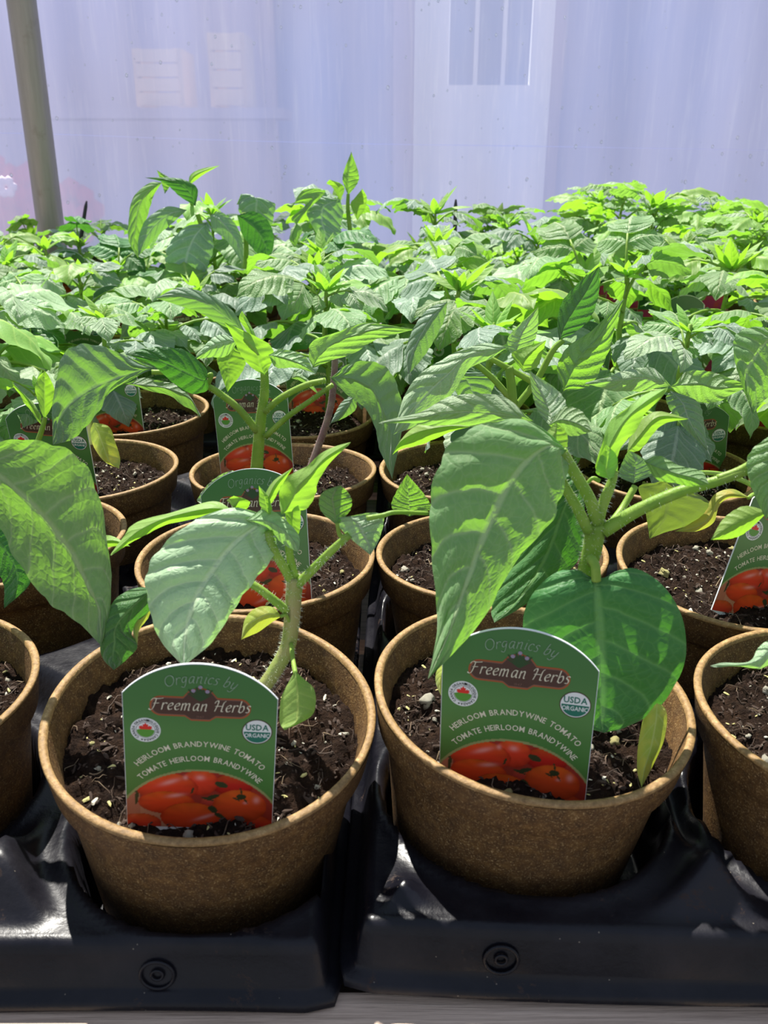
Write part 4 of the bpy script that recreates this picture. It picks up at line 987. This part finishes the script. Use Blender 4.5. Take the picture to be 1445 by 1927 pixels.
hero(D,'leaf_grey','622 711; 655 686 662 712 653 742; 700 682 702 735 691 772; 738 708 722 775 707 807; 758 780 736 820 715 847; 738 902',.478,.44,e=.004,quilt=.0012)
hero(D,'leaf_young','498 706; 474 692 490 688 507 690; 454 667 480 660 513 672; 437 633 458 637 502 645; 422 606',.48,.475)
hero(D,'leaf_pale','450 640; 420 630 420 645 426 669; 395 640 392 655 395 672; 364 677',.49,.49)
hero(D,'leaf_young','440 652; 410 670 430 680 461 672; 415 700 430 705 455 700; 428 738',.50,.495)
hero(D,'leaf_pale','505 668; 530 658 530 672 520 691; 572 670 565 685 556 692; 592 702',.475,.475)
hero(D,'leaf_young','478 650; 462 620 470 618 482 635; 450 600 458 598 466 602; 455 585',.48,.48)
stalk(D,[(583,884,.53),(597,845,.53),(613,800,.53),(624,755,.53),(630,690,.53),(628,640,.53)],.0024,.0019,'stem_purple','stem',12,250,25)
hero(D,'leaf_pale','588 692; 582 670 600 672 616 682; 589 643 625 648 662 664; 640 623 670 630 702 642; 700 608 715 618 737 630; 788 620',.51,.50,e=.003,quilt=.0012,ruf=.001)
hero(D,'leaf_grey','668 742; 645 755 655 762 670 768; 632 775 640 780 650 785; 622 797',.50,.495)
hero(D,'leaf_pale','548 712; 555 700 562 708 568 718; 580 715 585 722 590 735; 600 742',.52,.515)
# ---- third row, second pot left
L3=ROOT[(-2,2)]
stalk(L3,[(172,835,.50),(168,780,.50),(178,735,.50)],.0022,.0018,'stem_base','stem')
hero(L3,'leaf_yellow','176 795; 170 812 185 815 205 803; 176 840 195 842 217 832; 196 868 206 868 226 862; 224 882',.49,.48,ser=0,quilt=.0003)
stalk(L3,[(70,835,.46),(80,805,.46),(85,785,.46)],.0016,.0012)
hero(L3,'leaf_young','84 790; 68 745 84 745 100 755; 70 715 84 715 99 722; 84 698',.46,.46,ruf=.0006)
hero(L3,'leaf_young','78 800; 55 770 64 768 74 775; 38 745 45 742 54 750; 22 720',.46,.46,ruf=.0006)
# ---- taller plants in the middle distance
Tm=ROOT[(-2,4)]
hero(Tm,'leaf_grey','462 628; 440 588 432 602 422 614; 398 557 390 572 376 588; 340 541 340 556 338 575; 293 561',.66,.65,e=.004,quilt=.0011)
T7=ROOT[(-2,6)]
stalk(T7,[(383,545,.95),(384,500,.95),(384,450,.95),(374,410,.95),(362,385,.95),(352,350,.95)],.0034,.0018,'stem','stem')
stalk(T7,[(384,505,.95),(400,490,.95),(440,468,.95)],.0017,.0012)
hero(T7,'leaf','305 343; 280 345 285 355 290 366; 250 374 262 385 283 386; 242 420 255 425 273 420; 243 455 252 460 265 448; 260 487',.93,.92,e=.004)
hero(T7,'leaf_grey','390 420; 350 427 370 440 399 445; 319 460 355 470 400 470; 313 495 350 498 390 500; 330 528 355 525 376 530; 367 550',.93,.90,e=.005,quilt=.0015)
hero(T7,'leaf_grey','352 395; 315 389 320 402 325 419; 279 410 290 425 299 441; 261 440 270 455 276 466; 260 482',.93,.92)
hero(T7,'leaf_grey','395 405; 415 399 412 412 400 431; 441 420 432 435 420 446; 456 455 448 460 437 466; 457 497',.93,.91)
hero(T7,'leaf_dark','368 388; 371 355 357 362 341 371; 345 338 335 345 320 352; 312 334 310 338 305 342; 272 334',.94,.94)
hero(T7,'leaf_young','355 350; 358 330 364 332 370 338; 378 318 382 322 385 327; 414 311',.95,.95)
hero(T7,'leaf','310 365; 325 340 318 350 308 356; 320 335 306 330 300 333; 295 320',.95,.95)
T8=ROOT[(-1,6)]
stalk(T8,[(455,575,.93),(460,530,.93),(463,480,.93),(462,430,.93),(458,400,.93)],.0034,.002,'stem','stem')
hero(T8,'leaf_dark','446 405; 480 399 476 425 456 441; 509 425 496 455 475 466; 513 470 501 480 488 486; 484 514',.91,.90,e=.005)
hero(T8,'leaf_grey','445 385; 455 365 480 372 512 380; 450 395 482 400 514 405; 470 430 490 430 510 425; 495 445',.95,.94,e=.004)
hero(T8,'leaf','548 392; 570 358 560 378 540 385; 610 362 590 372 575 385; 575 400 565 410 548 412; 545 445 552 440 568 430; 556 465',.95,.94)
T9=ROOT[(0,6)]
stalk(T9,[(668,560,.98),(664,480,.98),(655,400,.98),(655,365,.98)],.003,.0018,'stem','stem')
hero(T9,'leaf','655 368; 645 340 655 338 672 345; 648 320 657 318 674 325; 661 285',.98,.98,ruf=.001)
hero(T9,'leaf_young','640 378; 625 352 635 348 648 356; 615 345 625 340 640 345; 620 338',.98,.98)
hero(T9,'leaf_grey','640 375; 600 370 610 388 645 400; 578 395 605 412 640 425; 590 430 612 440 640 445; 625 478',.96,.94,e=.005)
hero(T9,'leaf_young','672 415; 660 385 670 380 685 395; 668 372 676 366 690 372; 682 355',.97,.97)
# ------------------------------------------------------------------ the rest of the bench: grown plants
rr=random.Random(5)
HER={(-1,0),(0,0),(-2,0),(1,0),(-1,1),(1,1),(-2,1),(0,1),(-1,2)}
for (c,r) in sorted(POTS):
    if (c,r) in HER: continue
    root=ROOT[(c,r)]
    g=random.Random(1000+c*31+r*7)
    cut=(c>=2 and r>=5) or (c>=1 and r>=8)
    if cut:
        tall={(2,6):.125,(2,7):.130,(3,6):.110,(3,7):.115,(2,5):.095,(3,5):.085,(4,7):.10,(3,8):.11,(2,8):.12,(4,8):.10}.get((c,r),.085)
        grow(root,tall,g.randint(11,13)+(3 if tall>.105 else 0),g,'cut',1.2)
    elif (c,r)==(-2,2): grow(root,.05,4,g,size=.7,base=(-.03,.02))
    elif (c,r)==(-2,3): grow(root,.07,6,g,size=.95,base=(-.02,.02))
    elif (c,r) in ((0,2),(1,2)): grow(root,.085,8,g,size=1.1,base=(.01,.015))
    elif (c,r)==(-1,3): grow(root,.09,8,g,size=1.1,base=(.02,.02))
    elif (c,r) in ((-1,6),(-2,6),(0,6),(-1,7)): grow(root,.12,11,g,size=1.3)
    elif r>=7 and c>=-1: grow(root,g.uniform(.045,.065),g.randint(8,10),g,size=1.1)
    elif c<=-2 and r>=4: grow(root,g.uniform(.05,.07),g.randint(8,10),g,size=1.25)
    else: grow(root,g.uniform(.08,.105),g.randint(8,11),g,size=1.4 if r<7 else 1.2)
# stakes
for (px,y0,y1,Y,dx,lab) in ((857,432,375,1.30,1,'thin black stake rising above the leaves before the film, centre'),(160,430,378,1.36,5,'short black stake leaning beside the grey pole')):
    a=at(px-dx,y0,Y); b=at(px+dx*.6,y1,Y); s=MB(); b2=a+(b-a)*-2.2
    s.tube([b2,a,a.lerp(b,.8),b],[.003,.003,.0026,.0012],6); me=s.build('stake',M['stake']); link('plant_stake',me,label=lab,cat='stake')
for o in list(SC.objects):
    pass
